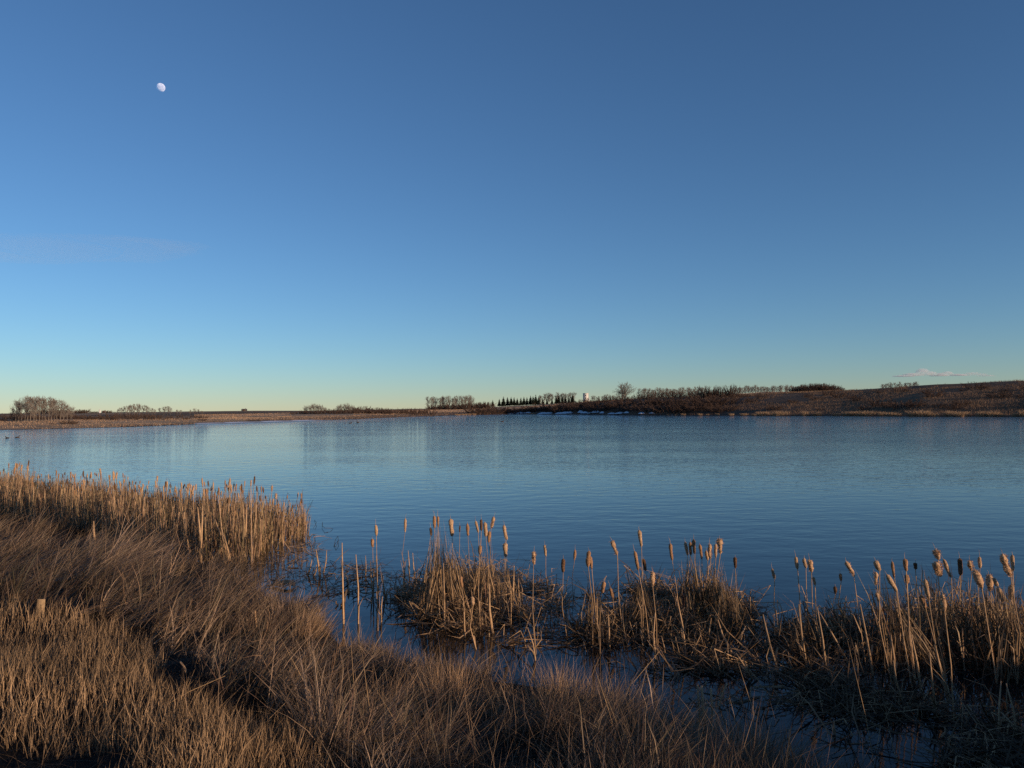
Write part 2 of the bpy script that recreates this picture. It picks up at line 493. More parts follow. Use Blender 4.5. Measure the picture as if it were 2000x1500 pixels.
def grow(start, d, length, r0, segs, wander, up):
    pts = [np.array(start, float)]; d = np.array(d, float) / np.linalg.norm(d)
    for k in range(segs):
        d = d + rng.normal(size=3) * wander + np.array([0, 0, up])
        d /= np.linalg.norm(d)
        pts.append(pts[-1] + d * length / segs)
    return np.array(pts), np.linspace(r0, r0 * 0.35, segs + 1)

def bare_tree(name, h, crown_from, spread, n_limb, n_twig, style, label, cat, mats=('bark', 'twig'), twig_w=0.022):
    """unit prototype of height h: a tapered trunk, limbs that fork twice, and a haze of fine twigs"""
    root = empty(name, (0, 0, -500), 0, label, cat)
    tr = MB(); cr_ = MB()
    trunk, tr_r = grow((0, 0, -0.15), (rng.normal() * 0.04, rng.normal() * 0.04, 1), h * (0.92 if style == 'aspen' else 0.6), h * 0.013 + 0.03, 9, 0.05, 0.03)
    tr.tubes(trunk[None], tr_r[None], np.array([[1.0, 1, 1]]), 6)
    tips = []
    for k in range(n_limb):
        t = crown_from + (0.97 - crown_from) * (k + rng.random()) / n_limb
        fi = t * (len(trunk) - 1); a = int(min(fi, len(trunk) - 2)); p = trunk[a] + (trunk[a + 1] - trunk[a]) * (fi - a)
        ang = rng.random() * 2 * math.pi
        out = np.array([math.cos(ang), math.sin(ang), 0])
        prof = math.sin(math.pi * min(1, (t - crown_from) / (1 - crown_from) * 0.75 + 0.22))
        if style == 'aspen':
            d = out * 0.75 + np.array([0, 0, 0.9]); L = h * spread * (0.45 + 0.75 * prof)
        else:
            d = out * 1.0 + np.array([0, 0, 0.75 + 0.5 * rng.random()]); L = h * spread * (0.7 + 0.5 * prof)
        limb, lr = grow(p, d, L, h * 0.006 + 0.012, 5, 0.12, 0.05)
        cr_.tubes(limb[None], lr[None], np.array([[0.9, 0.9, 0.9]]), 4)
        for q in range(5):
            s = 1 + rng.integers(0, 5); 
            d2 = (limb[s] - limb[s - 1]); d2 = d2 / np.linalg.norm(d2) + rand_perp(d2) * 0.75
            sub, sr = grow(limb[s], d2, L * (0.35 + 0.3 * rng.random()), h * 0.003 + 0.008, 3, 0.15, 0.06)
            cr_.tubes(sub[None], sr[None], np.array([[0.85, 0.85, 0.85]]), 3)
            for e in sub[1:]: tips.append((e, d2))
        for e in limb[2:]: tips.append((e, d))
    for e in trunk[-3:]: tips.append((e, np.array([0, 0, 1.0])))
    per = max(1, n_twig // len(tips))
    P0 = np.repeat(np.array([t[0] for t in tips]), per, 0); D0 = np.repeat(np.array([t[1] for t in tips]), per, 0)
    D0 = D0 / np.linalg.norm(D0, axis=1)[:, None]
    D = D0 * 0.7 + rng.normal(size=D0.shape) * 0.55 + np.array([0, 0, 0.35])
    D /= np.linalg.norm(D, axis=1)[:, None]
    L = (h * 0.05 + 0.25) * rng.uniform(0.5, 1.3, len(P0))
    mid = P0 + D * (L * 0.5)[:, None] + rng.normal(size=P0.shape) * 0.03
    end = P0 + D * L[:, None] + np.array([0, 0, 0.06])
    side = np.cross(D, rng.normal(size=D.shape)); side /= np.linalg.norm(side, axis=1)[:, None]
    tone = rng.uniform(0.7, 1.25, (len(P0), 1)) * np.ones((1, 3))
    cr_.strips(np.stack([P0, mid, end], 1), np.stack([np.full(len(P0), twig_w), np.full(len(P0), twig_w * .8), np.zeros(len(P0))], 1), side, tone)
    a = tr.build('trunk', M[mats[0]], root); b = cr_.build('crown', M[mats[1]], root)
    KIDS[root.name] = [a, b]
    return root

def shrub(name, h, w, n_stem, n_twig, label, cat, mat='shrub', twig_w=0.03):
    root = empty(name, (0, 0, -500), 0, label, cat)
    st = MB(); tw = MB(); tips = []
    for k in range(n_stem):
        ang = rng.random() * 2 * math.pi; rr = w * 0.35 * math.sqrt(rng.random())
        lean = np.array([math.cos(ang), math.sin(ang), 0]) * rng.uniform(0.15, 0.9) * w / h
        stem, sr = grow((math.cos(ang) * rr, math.sin(ang) * rr, -0.15), lean + np.array([0, 0, 1.0]), h * rng.uniform(0.6, 1.0), 0.03, 5, 0.1, 0.0)
        st.tubes(stem[None], sr[None], np.array([[1, 1, 1.0]]) * rng.uniform(0.7, 1.2), 3)
        for e, f in zip(stem[1:], stem[:-1]): tips.append((e, e - f))
    per = max(1, n_twig // len(tips))
    P0 = np.repeat(np.array([t[0] for t in tips]), per, 0); D0 = np.repeat(np.array([t[1] for t in tips]), per, 0)
    D0 /= np.linalg.norm(D0, axis=1)[:, None]
    D = D0 + rng.normal(size=D0.shape) * 0.5 + np.array([0, 0, 0.2]); D /= np.linalg.norm(D, axis=1)[:, None]
    L = h * 0.22 * rng.uniform(0.5, 1.4, len(P0))
    side = np.cross(D, rng.normal(size=D.shape)); side /= np.linalg.norm(side, axis=1)[:, None]
    P0 = P0 - D * (L * rng.uniform(0, 0.5, len(P0)))[:, None]
    tone = rng.uniform(0.6, 1.35, (len(P0), 1)) * np.ones((1, 3))
    tw.strips(np.stack([P0, P0 + D * (L * 0.5)[:, None], P0 + D * L[:, None]], 1), np.stack([np.full(len(P0), twig_w), np.full(len(P0), twig_w * .8), np.zeros(len(P0))], 1), side, tone)
    a = st.build('stems', M[mat], root); b = tw.build('twigs', M[mat], root)
    KIDS[root.name] = [a, b]
    return root

def spruce(name, h, label):
    root = empty(name, (0, 0, -500), 0, label, 'spruce')
    tr = MB().tubes(np.array([[[0, 0, -.15], [0, 0, h * .5], [0, 0, h * 0.97]]]), np.array([[.12, .08, .02]]), np.ones((1, 3)), 6)
    cw = MB(); n = 900
    t = rng.random(n) ** 1.3; z = h * (0.08 + 0.9 * t); rad = h * 0.17 * (1 - t) ** 0.85 * rng.uniform(0.55, 1.15, n) + 0.08
    a = rng.random(n) * 2 * math.pi
    d = np.stack([np.cos(a), np.sin(a), np.zeros(n)], 1)
    P0 = np.stack([np.zeros(n), np.zeros(n), z], 1) + d * (rad * 0.1)[:, None]
    mid = P0 + d * (rad * 0.6)[:, None] + np.array([0, 0, 1]) * (-0.12 * rad)[:, None]
    end = P0 + d * rad[:, None] + np.array([0, 0, 1]) * (-0.28 * rad + 0.05)[:, None]
    side = np.stack([-np.sin(a), np.cos(a), rng.normal(size=n) * 0.4], 1)
    cw.strips(np.stack([P0, mid, end], 1), np.stack([0.25 * rad, 0.42 * rad, 0 * rad], 1), side, rng.uniform(0.6, 1.4, (n, 1)) * np.ones((1, 3)))
    top = MB()
    x = tr.build('trunk', M['bark'], root); y = cw.build('crown', M['needle'], root)
    KIDS[root.name] = [x, y]
    return root

PROTO_USED = set(); SIZES = {}
def put(proto, px, dist, height, proto_h, label=None, group=None, wide=1.0, cat=None, dz=0.0):
    """stand a copy of a prototype on the ground along the direction of a photo column"""
    a = math.radians(az_of(px)); x, y = dist * math.sin(a), dist * math.cos(a)
    z = ground_at(x, y) + dz
    s = height / proto_h
    rz = random.random() * 6.28
    sc = (s * wide, s * wide, s)
    if proto.name not in PROTO_USED:
        PROTO_USED.add(proto.name)
        proto.location = (x, y, z); proto.rotation_euler = (0, 0, rz); proto.scale = sc; o = proto
        if label: o['label'] = label
        if group: o['group'] = group
    else:
        o = copy_tree(proto, (x, y, z), rz, sc, 0, 0, label, group)
    if cat: o['category'] = cat
    if label and group: SIZES.setdefault((label, group), []).append((height, wide, o))
    return o
def hgt(px_h, dist, px=1000): return px_h / F * dist * math.cos(math.radians(az_of(px)))

aspens = [bare_tree('bare_aspen', 8.0, 0.22, s_, n_, 2300, 'aspen', 'bare pale aspen', 'tree') for s_, n_ in ((0.24, 17), (0.28, 19), (0.22, 16), (0.30, 20))]
rounds = [bare_tree('bare_poplar', 8.0, 0.3, 0.42, 18, 6500, 'round', 'bare spreading poplar', 'tree') for k in range(2)]
willows = [shrub('willow_shrub', 2.5, 3.2, 26, 1500, 'bare willow shrub', 'shrub') for k in range(3)]
spr = [spruce('spruce_tree', 7.0, 'dark spruce') for k in range(2)]

# grove on the left shore
g1 = 'bare aspens of the tall grove on the low grassy shore'
prof1 = ([22, 30, 45, 60, 75, 95, 110, 125, 140], [800, 788, 777, 774, 776, 777, 780, 785, 794])
for k, px in enumerate([24, 31, 37, 43, 49, 54, 60, 66, 71, 77, 83, 89, 95, 101, 106, 112, 118, 125, 132, 139]):
    d = 192 + rng.uniform(-4, 14)
    put(aspens[k % 4], px, d, hgt(822 - np.interp(px, *prof1) + rng.uniform(-2, 1), d, px), 8.0, 'tall bare aspen in the dense rounded grove on the low grassy shore', g1, 0.9)
g2 = 'bare aspens of the grove behind the brown shrub belt'
prof2 = ([222, 235, 250, 265, 275, 290, 305], [803, 793, 789, 787, 788, 792, 797])
for k, px in enumerate([224, 230, 236, 242, 248, 253, 258, 263, 268, 273, 279, 285, 291, 297, 303]):
    d = 330 + rng.uniform(-6, 20)
    put(aspens[(k + 1) % 4], px, d, hgt(809 - np.interp(px, *prof2) + rng.uniform(-1, 1), d, px), 8.0, 'small bare aspen in the second grove, behind the brown shrub belt', g2, 0.95)
for k, px in enumerate([312, 320, 327, 333, 346, 352, 371, 380, 387, 395]):
    d = 345 + rng.uniform(-5, 20)
    put(aspens[(k + 2) % 4], px, d, hgt([14, 16, 17, 13, 11, 10, 10, 12, 11, 8][k], d, px), 8.0, 'thin small bare tree in the loose row past the second aspen grove', 'thin trees past the second grove', 1.2)
# shrub belt on the left
sb = 'brown willow shrubs of the belt along the grassy shore'
for k in range(50):
    px = 8 + 395 * (k + rng.random()) / 50
    d = rng.uniform(205, 270)
    put(willows[k % 3], px, d, hgt(rng.uniform(7, 13) if px < 330 else rng.uniform(5, 8), d, px), 2.5, 'low brown willow shrub in the shrub belt on the low grassy shore', sb, rng.uniform(1.2, 1.9))
for k, px in enumerate([128, 136, 144, 101]):
    d = 178
    put(willows[k % 3], px, d, hgt([9, 10, 8, 4][k], d, px), 2.5, 'dark rounded willow shrub standing alone on the pale grass strip by the shore', 'shrubs on the pale grass strip', 1.4)
# dark far belt behind the grove and by the farm
for k in range(18):
    px = rng.uniform(62, 168)
    put(willows[k % 3], px, 700 + rng.uniform(-20, 30), rng.uniform(2.6, 4.0), 2.5, 'dark far shrub in the low belt behind the tall aspen grove', 'far dark shrub belt', 1.8)
for k, px in enumerate([178, 183, 188, 206, 210, 214]):
    put(willows[k % 3], px, 760, rng.uniform(1.6, 2.6), 2.5, 'small dark shrub beside the white farm silo', 'shrubs round the farm silo', 1.6)

# middle shore: shrubs and trees
msh = 'shrubs of the dark thicket behind the brown mud shore'
for k in range(40):
    px = 566 + 275 * (k + rng.random()) / 40
    d = 345 + rng.uniform(-12, 25)
    top = np.interp(px, [566, 590, 640, 700, 740, 800, 840], [5, 9, 10, 14, 13, 12, 13])
    put(willows[k % 3], px, d, hgt(top * rng.uniform(0.8, 1.1), d, px), 2.5, 'dark willow shrub in the long thicket behind the brown mud shore', msh, rng.uniform(1.0, 1.5))
for k, px in enumerate([597, 606, 613, 620, 628, 634, 660, 668, 676, 684, 690]):
    d = 350 + rng.uniform(-6, 6)
    put(rounds[k % 2], px, d, hgt([16, 18, 20, 19, 17, 13, 16, 19, 20, 18, 15][k], d, px), 8.0, 'small bare bushy poplar rising out of the thicket by the mud shore', 'bushy poplars in the thicket', 0.75)
for k in range(20):
    px = 836 + 90 * (k + rng.random()) / 20
    d = 520 + rng.uniform(-10, 25)
    put(aspens[k % 4], px, d, hgt(rng.uniform(20, 25), d, px), 8.0, 'bare aspen in the grove beside the row of dark spruces', 'aspens beside the spruces', 1.0)
for k in range(24):
    px = 836 + 120 * (k + rng.random()) / 24
    d = 505 + rng.uniform(-10, 10)
    put(willows[k % 3], px, d, hgt(rng.uniform(9, 15), d, px), 2.5, 'dark shrub under the aspen grove beside the row of spruces', 'shrubs under the aspen grove', 1.3)
sx = [938, 945, 953, 962, 975, 983, 991, 998, 1004, 1010, 1017, 1023, 1029, 1036, 1041, 1046, 1052, 1060, 1068, 1078, 1086, 1091, 1098, 1104, 1111, 1118]
sh = [13, 14, 12, 16, 17, 22, 20, 20, 19, 17, 18, 19, 18, 21, 20, 23, 18, 14, 13, 13, 18, 19, 18, 16, 15, 20]
for k, (px, hh) in enumerate(zip(sx, sh)):
    d = 570 + rng.uniform(-12, 15)
    put(spr[k % 2], px, d, hgt(hh * 0.92, d, px), 7.0, 'dark narrow spruce in the long row on the pale field', 'spruces in the row on the field', 1.6)
for k in range(16):
    px = 1050 + 72 * (k + rng.random()) / 16
    d = 620
    put(aspens[k % 4], px, d, hgt(rng.uniform(17, 22), d, px), 8.0, 'pale bare tree standing behind the row of spruces', 'bare trees behind the spruces', 1.0)
# dark thicket on the steep middle bank
thk = 'shrubs of the dark thicket on the steep bank above the snow'
for k in range(60):
    px = 925 + 500 * (k + rng.random()) / 60
    o_ = rng.uniform(6, 34) if px > 1050 else rng.uniform(4, 18)
    d = float(r_far(az_of(px))) + o_
    put(willows[k % 3], px, d, rng.uniform(2.4, 4.8), 2.5, 'dark willow shrub crowding the steep bank above the snow patches', thk, rng.uniform(1.5, 2.2))
for k in range(26):
    px = 1150 + 250 * (k + rng.random()) / 26
    d = float(r_far(az_of(px))) + rng.uniform(60, 85)
    put(willows[k % 3], px, d, rng.uniform(2.2, 4.2), 2.5, 'brown shrub along the upper edge of the steep dark bank', 'shrubs along the top of the dark bank', rng.uniform(1.0, 1.4))
# lone spreading tree and the tree rows on the right
d = 372
put(rounds[0], 1222, d, hgt(36, d, 1222), 8.0, 'large lone bare tree with a wide rounded crown above the dark bank', None, 1.12)
put(rounds[1], 1214, d + 4, hgt(26, d, 1214), 8.0, 'smaller bare tree growing against the large rounded lone tree', None, 1.0)
for k in range(34):
    px = 1248 + 130 * (k + rng.random()) / 34
    d = 470 + rng.uniform(-15, 40)
    put(aspens[k % 4], px, d, hgt(rng.uniform(15, 20), d, px), 8.0, 'bare tree in the even row past the large rounded lone tree', 'bare trees in the row past the lone tree', 1.0)
for k in range(8):
    px = 1152 + 50 * (k + rng.random()) / 8
    d = 480
    put(aspens[k % 4], px, d, hgt(rng.uniform(9, 13), d, px), 8.0, 'low bare tree between the white tower and the lone tree', 'low trees beside the white tower', 1.2)
for k, (px, hh) in enumerate([(1378, 24), (1386, 28), (1393, 26), (1408, 24), (1416, 26), (1426, 28), (1434, 24)]):
    d = 345
    put(willows[k % 3], px, d, hgt(hh, d, px), 2.5, 'tall dark bushy willow clump standing in front of the tree row', 'tall dark willows before the tree row', 0.75)
for k in range(52):
    px = 1438 + 150 * (k + rng.random()) / 52
    d = 455 + rng.uniform(-10, 35)
    put(aspens[k % 4], px, d, hgt(rng.uniform(13, 18), d, px), 8.0, 'bare tree in the long windbreak behind the brown hill', 'bare trees of the windbreak', 1.0)
for k in range(30):
    px = 1545 + 100 * (k + rng.random()) / 30
    d = 360 + rng.uniform(-5, 20)
    top = 17 * math.sin(math.pi * np.clip((px - 1535) / 120, 0, 1)) ** 0.7
    put(willows[k % 3], px, d, max(1.0, hgt(top, d, px)), 2.5, 'reddish brown shrub in the mounded thicket on the brown hill crest', 'shrubs of the mounded thicket', rng.uniform(0.9, 1.3))
for k in range(17):
    px = 1719 + 76 * (k + rng.random()) / 17
    d = 400 + rng.uniform(0, 20)
    put(aspens[k % 4], px, d, hgt(rng.uniform(12, 16), d, px), 8.0, 'bare tree in the small grove peeping over the brown hill', 'bare trees of the grove beyond the hill', 1.1)
for k in range(36):
    px = 1430 + 600 * (k + rng.random()) / 36
    d = float(r_far(az_of(px))) + rng.uniform(10, 62)
    put(willows[k % 3], px, d, rng.uniform(1.0, 3.0), 2.5, 'low dark shrub scattered on the slope of the brown hill', 'shrubs scattered on the brown hill', rng.uniform(1.2, 1.9))

# ------------------------------------------------------------------ reed tussocks along the right shore
def tussock(name, h, w, n, label, mat='reed', bw=0.03):
    mb = MB()
    a = rng.random(n) * 2 * math.pi; rr = w * 0.5 * np.sqrt(rng.random(n))
    P0 = np.stack([np.cos(a) * rr, np.sin(a) * rr * 0.7, np.full(n, -0.05)], 1)
    L = h * rng.uniform(0.6, 1.1, n)
    out = np.stack([np.cos(a), np.sin(a), np.zeros(n)], 1) * (rr / w)[:, None] * 0.8 + rng.normal(size=(n, 3)) * np.array([0.15, 0.15, 0])
    D = out + np.array([0, 0, 1.0]); D /= np.linalg.norm(D, axis=1)[:, None]
    mid = P0 + D * (L * 0.55)[:, None]; end = P0 + D * L[:, None] + out * (L * 0.35)[:, None] - np.array([0, 0, 0.12]) * L[:, None]
    th = rng.random(n) * 2 * math.pi
    side = np.stack([np.cos(th), np.sin(th), np.zeros(n)], 1)
    mb.strips(np.stack([P0, mid, end], 1), np.stack([np.full(n, bw), np.full(n, bw * .8), np.zeros(n)], 1), side, rng.uniform(0.6, 1.25, (n, 1)) * np.array([[1, 1, 1.0]]))
    o = mb.build(name, M[mat]); tag(o, label, 'reeds')
    KIDS[o.name] = []
    o.location = (0, 0, -500)
    return o
tus = [tussock('reed_tussock', 1.4, 2.6, 420, 'dry tan reed tussock', 'reed', 0.035) for k in range(3)]
for k in range(34):
    px = 1290 + 740 * (k + rng.random()) / 34
    d = float(r_far(az_of(px))) + rng.uniform(-0.5, 1.2)
    put(tus[k % 3], px, d, rng.uniform(0.7, 2.3) if px > 1480 else rng.uniform(0.6, 1.1), 1.4, 'dry tan reed tussock at the water edge below the brown hill', 'reed tussocks below the brown hill', rng.uniform(0.7, 1.5), None, -0.05)
for k, px in enumerate([1032, 1040, 925, 915, 905, 893]):
    d = float(r_far(az_of(px))) + 0.5
    put(tus[k % 3], px, d, 1.0, 1.4, 'pale reed tussock on the shore beside the snow patches', 'reed tussocks beside the snow', 1.5, None, -0.05)

# rough grass that clothes the far slopes
def slope_grass(name, n, px0, px1, o0, o1, h0, h1, colr_, label, bw=0.05):
    px = rng.uniform(px0, px1, n); az = np.degrees(np.arctan2(px - 1000, F))
    r = r_far(az) + rng.uniform(o0, o1, n)
    x = r * np.sin(np.radians(az)); y = r * np.cos(np.radians(az)); z = terrain_z(az, r)
    keep = fbm(x * 0.08, y * 0.08, 77) > 0.36
    x, y, z = x[keep], y[keep], z[keep]; n = len(x)
    L = rng.uniform(h0, h1, n) * (0.5 + fbm(x * 0.1, y * 0.1, 78)); th = rng.random(n) * 6.28
    P0 = np.stack([x, y, z - 0.1], 1)
    D = np.stack([rng.normal(size=n) * 0.35, rng.normal(size=n) * 0.35, np.ones(n)], 1)
    side = np.stack([np.cos(th), np.sin(th), np.zeros(n)], 1)
    c = np.array(colr_)[None] * rng.uniform(0.5, 1.4, (n, 1)) * (0.6 + 0.9 * fbm(x * 0.05, y * 0.05, 79))[:, None]
    mb = MB().strips(np.stack([P0, P0 + D * (L * .5)[:, None], P0 + D * L[:, None]], 1), np.stack([np.full(n, bw), np.full(n, bw * .8), np.zeros(n)], 1), side, c)
    tag(mb.build(name, M['grass']), label, 'grass', None, 'stuff')
slope_grass('hill_grass', 60000, 1080, 2150, 1, 85, 0.35, 0.9, (0.75, 0.68, 0.62), 'rough brown grass covering the hill across the lake', 0.07)
slope_grass('shore_grass', 26000, -150, 1000, 0.5, 60, 0.15, 0.45, (1.35, 1.27, 1.18), 'short pale grass on the low far shore', 0.06)

slope_grass('field_stubble', 16000, 690, 960, 42, 160, 0.22, 0.5, (1.5, 1.4, 1.28), 'pale golden stubble on the field behind the mud shore', 0.11)
slope_grass('field_stubble', 9000, 380, 570, 45, 200, 0.18, 0.4, (1.4, 1.3, 1.2), 'pale stubble on the far field past the thin trees', 0.10)
slope_grass('field_stubble', 11000, 985, 1200, 45, 110, 0.22, 0.5, (1.45, 1.3, 1.2), 'pale stubble on the rising field before the spruces', 0.11)
slope_grass('field_stubble', 9000, 1370, 1660, 80, 150, 0.22, 0.5, (1.4, 1.3, 1.2), 'pale stubble on the field before the windbreak', 0.11)

# ------------------------------------------------------------------ snow, ice, stones
def blob(name, loc, rx, ry, h, rz, mat, label, cat, group=None, seed=0):
    """low uneven patch with a ragged rim that lies on the ground"""
    mb = MB(); n = 18; rings = 4
    V = [(0, 0, h)]
    for k in range(1, rings + 1):
        f = k / rings
        for s in range(n):
            a = s / n * 2 * math.pi
            q = f * (0.65 + 0.7 * noise(np.array([math.cos(a) * 1.7 + seed]), np.array([math.sin(a) * 1.7 + seed * .7]), seed)[0])
            V.append((math.cos(a) * rx * q, math.sin(a) * ry * q, h * (1 - f ** 1.6) * (0.7 + 0.5 * random.random()) - 0.04 * f))
    f3 = [(0, 1 + s, 1 + (s + 1) % n) for s in range(n)]; f4 = []
    for k in range(rings - 1):
        for s in range(n):
            s2 = (s + 1) % n
            f4.append((1 + k * n + s, 1 + (k + 1) * n + s, 1 + (k + 1) * n + s2, 1 + k * n + s2))
    mb.add(V, f3, f4)
    o = mb.build(name, M[mat], None, True)
    o.location = tuple(float(q) for q in loc); o.rotation_euler = (0, 0, rz)
    return tag(o, label, cat, group)
for k, (px, o_, rx, hh) in enumerate([(1003, 4, 9, .5), (1018, 6, 5, .6), (1030, 7, 4, .5), (1062, 3, 6, .6), (1072, 4, 7, .5), (1092, 3, 6, .6), (1106, 4, 7, .7), (1113, 5, 4, .6),
                                     (1133, 7, 3, .8), (1142, 5, 4, .6), (1158, 4, 5, .7), (1165, 6, 6, .7), (1176, 5, 3, .6), (1196, 3, 4, .5), (1212, 4, 5, .6), (1224, 6, 2.5, .5), (1252, 5, 3, .5), (1272, 6, 2.5, .4)]):
    a = az_of(px); r = float(r_far(a)) + o_; x, y = r * math.sin(math.radians(a)), r * math.cos(math.radians(a))
    z = max(ground_at(x, y - 1.5), 0.05) + 0.05
    blob('snow_patch', (x, y, z), rx * 0.55, 2.2, hh * 1.3, -math.radians(a) + rng.uniform(-.1, .1), 'snow', 'old snow patch lying along the foot of the dark bank', 'snow', 'snow patches under the dark bank', k)
for k, (px, py, rx, ry) in enumerate([(410, 826.5, 16, 1.6), (470, 823.6, 24, 1.6), (535, 821.6, 22, 1.5), (590, 820, 12, 1.2)]):
    p = at_z(px, py, 0.05)
    r_ = float(r_far(az_of(px)))
    a = math.radians(az_of(px)); x, y = (r_ + 2.0) * math.sin(a), (r_ + 2.0) * math.cos(a)
    blob('shore_ice', (x, y, max(0.06, ground_at(x, y) + .05)), rx * 0.55, ry * 2.2, 0.12, math.radians(28), 'snow', 'thin white ice sheet along the dark mud shore', 'ice', 'ice sheets on the mud shore', k + 40)
for k, px in enumerate([300, 312, 330, 350, 608, 835, 850, 905, 915, 925, 1290, 1312, 1330]):
    a = math.radians(az_of(px)); r_ = float(r_far(az_of(px))) + rng.uniform(0.5, 3)
    x, y = r_ * math.sin(a), r_ * math.cos(a)
    blob('shore_stone', (x, y, ground_at(x, y) - 0.05), rng.uniform(.2, .55), rng.uniform(.2, .4), rng.uniform(.2, .35), rng.random() * 6, 'rock', 'pale stone lying on the far shoreline', 'stone', 'stones along the far shoreline', k + 70)

# ------------------------------------------------------------------ farm buildings
def far_spot(px, dist):
    a = math.radians(az_of(px)); x, y = dist * math.sin(a), dist * math.cos(a)
    return x, y, ground_at(x, y)
x, y, z = far_spot(195, 780)
s_ = empty('farm_silo', (x, y, z), 0, 'slim white farm silo with a thin mast on the far field', 'silo')
s_.scale = (.75, .75, .75)
t_ = np.array([[[0, 0, -.3], [0, 0, 1.5], [0, 0, 3.2]]])
MB().tubes(t_, np.array([[1.0, 1.0, 1.0]]), np.ones((1, 3)), 16).build('wall', M['white'], s_, False)
MB().tubes(np.array([[[0, 0, 3.2], [0, 0, 3.7], [0, 0, 4.3]]]), np.array([[1.1, .7, .12]]), np.ones((1, 3)), 16).build('roof', M['white'], s_)
MB().tubes(np.array([[[0, 0, 4.2], [0, 0, 5.0], [0, 0, 6.0]]]), np.array([[.08, .06, .05]]), np.ones((1, 3)), 6).build('mast', M['white'], s_)

def gable_house(name, px, dist, w, dp, wall_h, roof_h, rz, label, wall='dark', roof='dark'):
    x, y, z = far_spot(px, dist)
    r = empty(name, (x, y, z), rz, label, 'building')
    MB().box((-w / 2, -dp / 2, -.3), (w / 2, dp / 2, wall_h)).build('wall', M[wall], r)
    o = .25
    v = [(-w/2 - o, -dp/2 - o, wall_h - .1), (w/2 + o, -dp/2 - o, wall_h - .1), (w/2 + o, dp/2 + o, wall_h - .1), (-w/2 - o, dp/2 + o, wall_h - .1), (-w/2 - o, 0, wall_h + roof_h), (w/2 + o, 0, wall_h + roof_h)]
    rf_o = MB().add(v, [(0, 4, 3), (1, 2, 5)], [(0, 1, 5, 4), (2, 3, 4, 5), (0, 3, 2, 1)], np.array([.8, .8, .8])).build('roof', M[roof], r)
    MB().box((w * .18, -.25, wall_h + roof_h * .4), (w * .18 + .5, .25, wall_h + roof_h + .6)).build('chimney', M['dark'], rf_o)
    MB().box((-.5, -dp/2 - .04, -.2), (.5, -dp/2, 2.0), (.6, .5, .5)).build('door', M['wood'], r)
    for sx_ in (-.32, .3):
        MB().box((w * sx_ - .5, -dp/2 - .03, .9), (w * sx_ + .5, -dp/2, 1.9), (.25, .25, .3)).build('window', M['white'], r)
    return r
gable_house('farm_house', 477, 860, 5.0, 4.0, .8, 1.7, 0.2, 'small dark gabled farmhouse alone on the far horizon')
gable_house('farm_shed', 203.5, 785, 2.6, 2.4, 1.3, .6, 0.1, 'small white shed next to the farm silo', 'white', 'white')

x, y, z = far_spot(1144, 505)
tw = empty('white_tower', (x, y, z), math.radians(-22), 'tall boxy white building rising above the trees on the field', 'building')
tw.scale = (.86, .86, .86)
MB().box((-1.7, -1.7, -.5), (1.7, 1.7, 6.6)).build('wall', M['white'], tw)
MB().box((-1.85, -1.85, 6.6), (1.85, 1.85, 6.85), (.92, .9, .9)).build('parapet', M['white'], tw)
MB().box((1.7, -1.5, -.5), (2.6, 1.2, 3.2), (.95, .95, .95)).build('side_wing', M['white'], tw)
MB().box((-.6, -1.76, -.4), (.5, -1.7, 1.8), (.5, .5, .5)).build('door', M['wood'], tw)
for zz in (2.6, 4.6):
    for xx in (-.9, .5):
        wn = MB().box((xx - .35, -1.75, zz), (xx + .35, -1.69, zz + 1.0), (.8, .8, .8)).build('window', M['white'], tw)
        MB().box((xx - .27, -1.77, zz + .08), (xx + .27, -1.745, zz + .92)).build('pane', M['dark'], wn)

# ------------------------------------------------------------------ ducks on the water
def lathe(mb, prof, c=(1, 1, 1), S=10, axis='x', scale=(1, 1)):
    P = []; n = len(prof)
    for (t, r) in prof:
        for s in range(S):
            a = s / S * 2 * math.pi
            P.append((t, math.cos(a) * r * scale[0], math.sin(a) * r * scale[1]) if axis == 'x' else (math.cos(a) * r, math.sin(a) * r, t))
    q = [(k * S + s, k * S + (s + 1) % S, (k + 1) * S + (s + 1) % S, (k + 1) * S + s) for k in range(n - 1) for s in range(S)]
    mb.add(P, None, q, np.array(c)); return mb
def duck(px, py, rz, label, sc=1.0):
    p = at_z(px, py)
    r = empty('duck', (p[0], p[1], 0.0), rz, label, 'duck'); r.scale = (sc, sc, sc)
    lathe(MB(), [(-.27, .005), (-.22, .05), (-.1, .11), (.05, .13), (.16, .10), (.23, .04), (.25, .005)], (1, 1, 1), 10, 'x', (1, .85)).build('body', M['duck'], r, True).location = (0, 0, .05)
    nk = MB().tubes(np.array([[[.16, 0, .08], [.20, 0, .18], [.23, 0, .25]]]), np.array([[.06, .045, .045]]), np.ones((1, 3)), 8)
    nk.build('neck', M['duck'], r, True)
    hd = lathe(MB(), [(-.06, .005), (-.04, .04), (0, .055), (.04, .04), (.06, .005)], (.8, .8, .8), 8).build('head', M['duck'], r, True); hd.location = (.245, 0, .28)
    MB().box((.29, -.02, .26), (.36, .02, .28), (3, 2.5, 1.5)).build('bill', M['duck'], r)
    MB().add([(-.2, -.05, .1), (-.2, .05, .1), (-.36, 0, .16), (-.3, 0, .06)], [(0, 1, 2), (1, 3, 2), (0, 2, 3), (0, 3, 1)]).build('tail', M['duck'], r)
gd = 'ducks swimming'
for px, py, rz, lb in [(14, 856, 3.0, 'dark duck swimming off the low grassy shore'), (34, 855, 0.3, 'dark duck swimming off the low grassy shore'),
                       (684, 827, .2, 'small duck swimming off the brown mud shore'), (699, 826, 2.9, 'small duck swimming off the brown mud shore'), (981, 824, 0.1, 'dark duck swimming alone on open water before the snow')]:
    d_ = duck(px, py, rz, lb, 0.85 if px < 100 else 1.25)
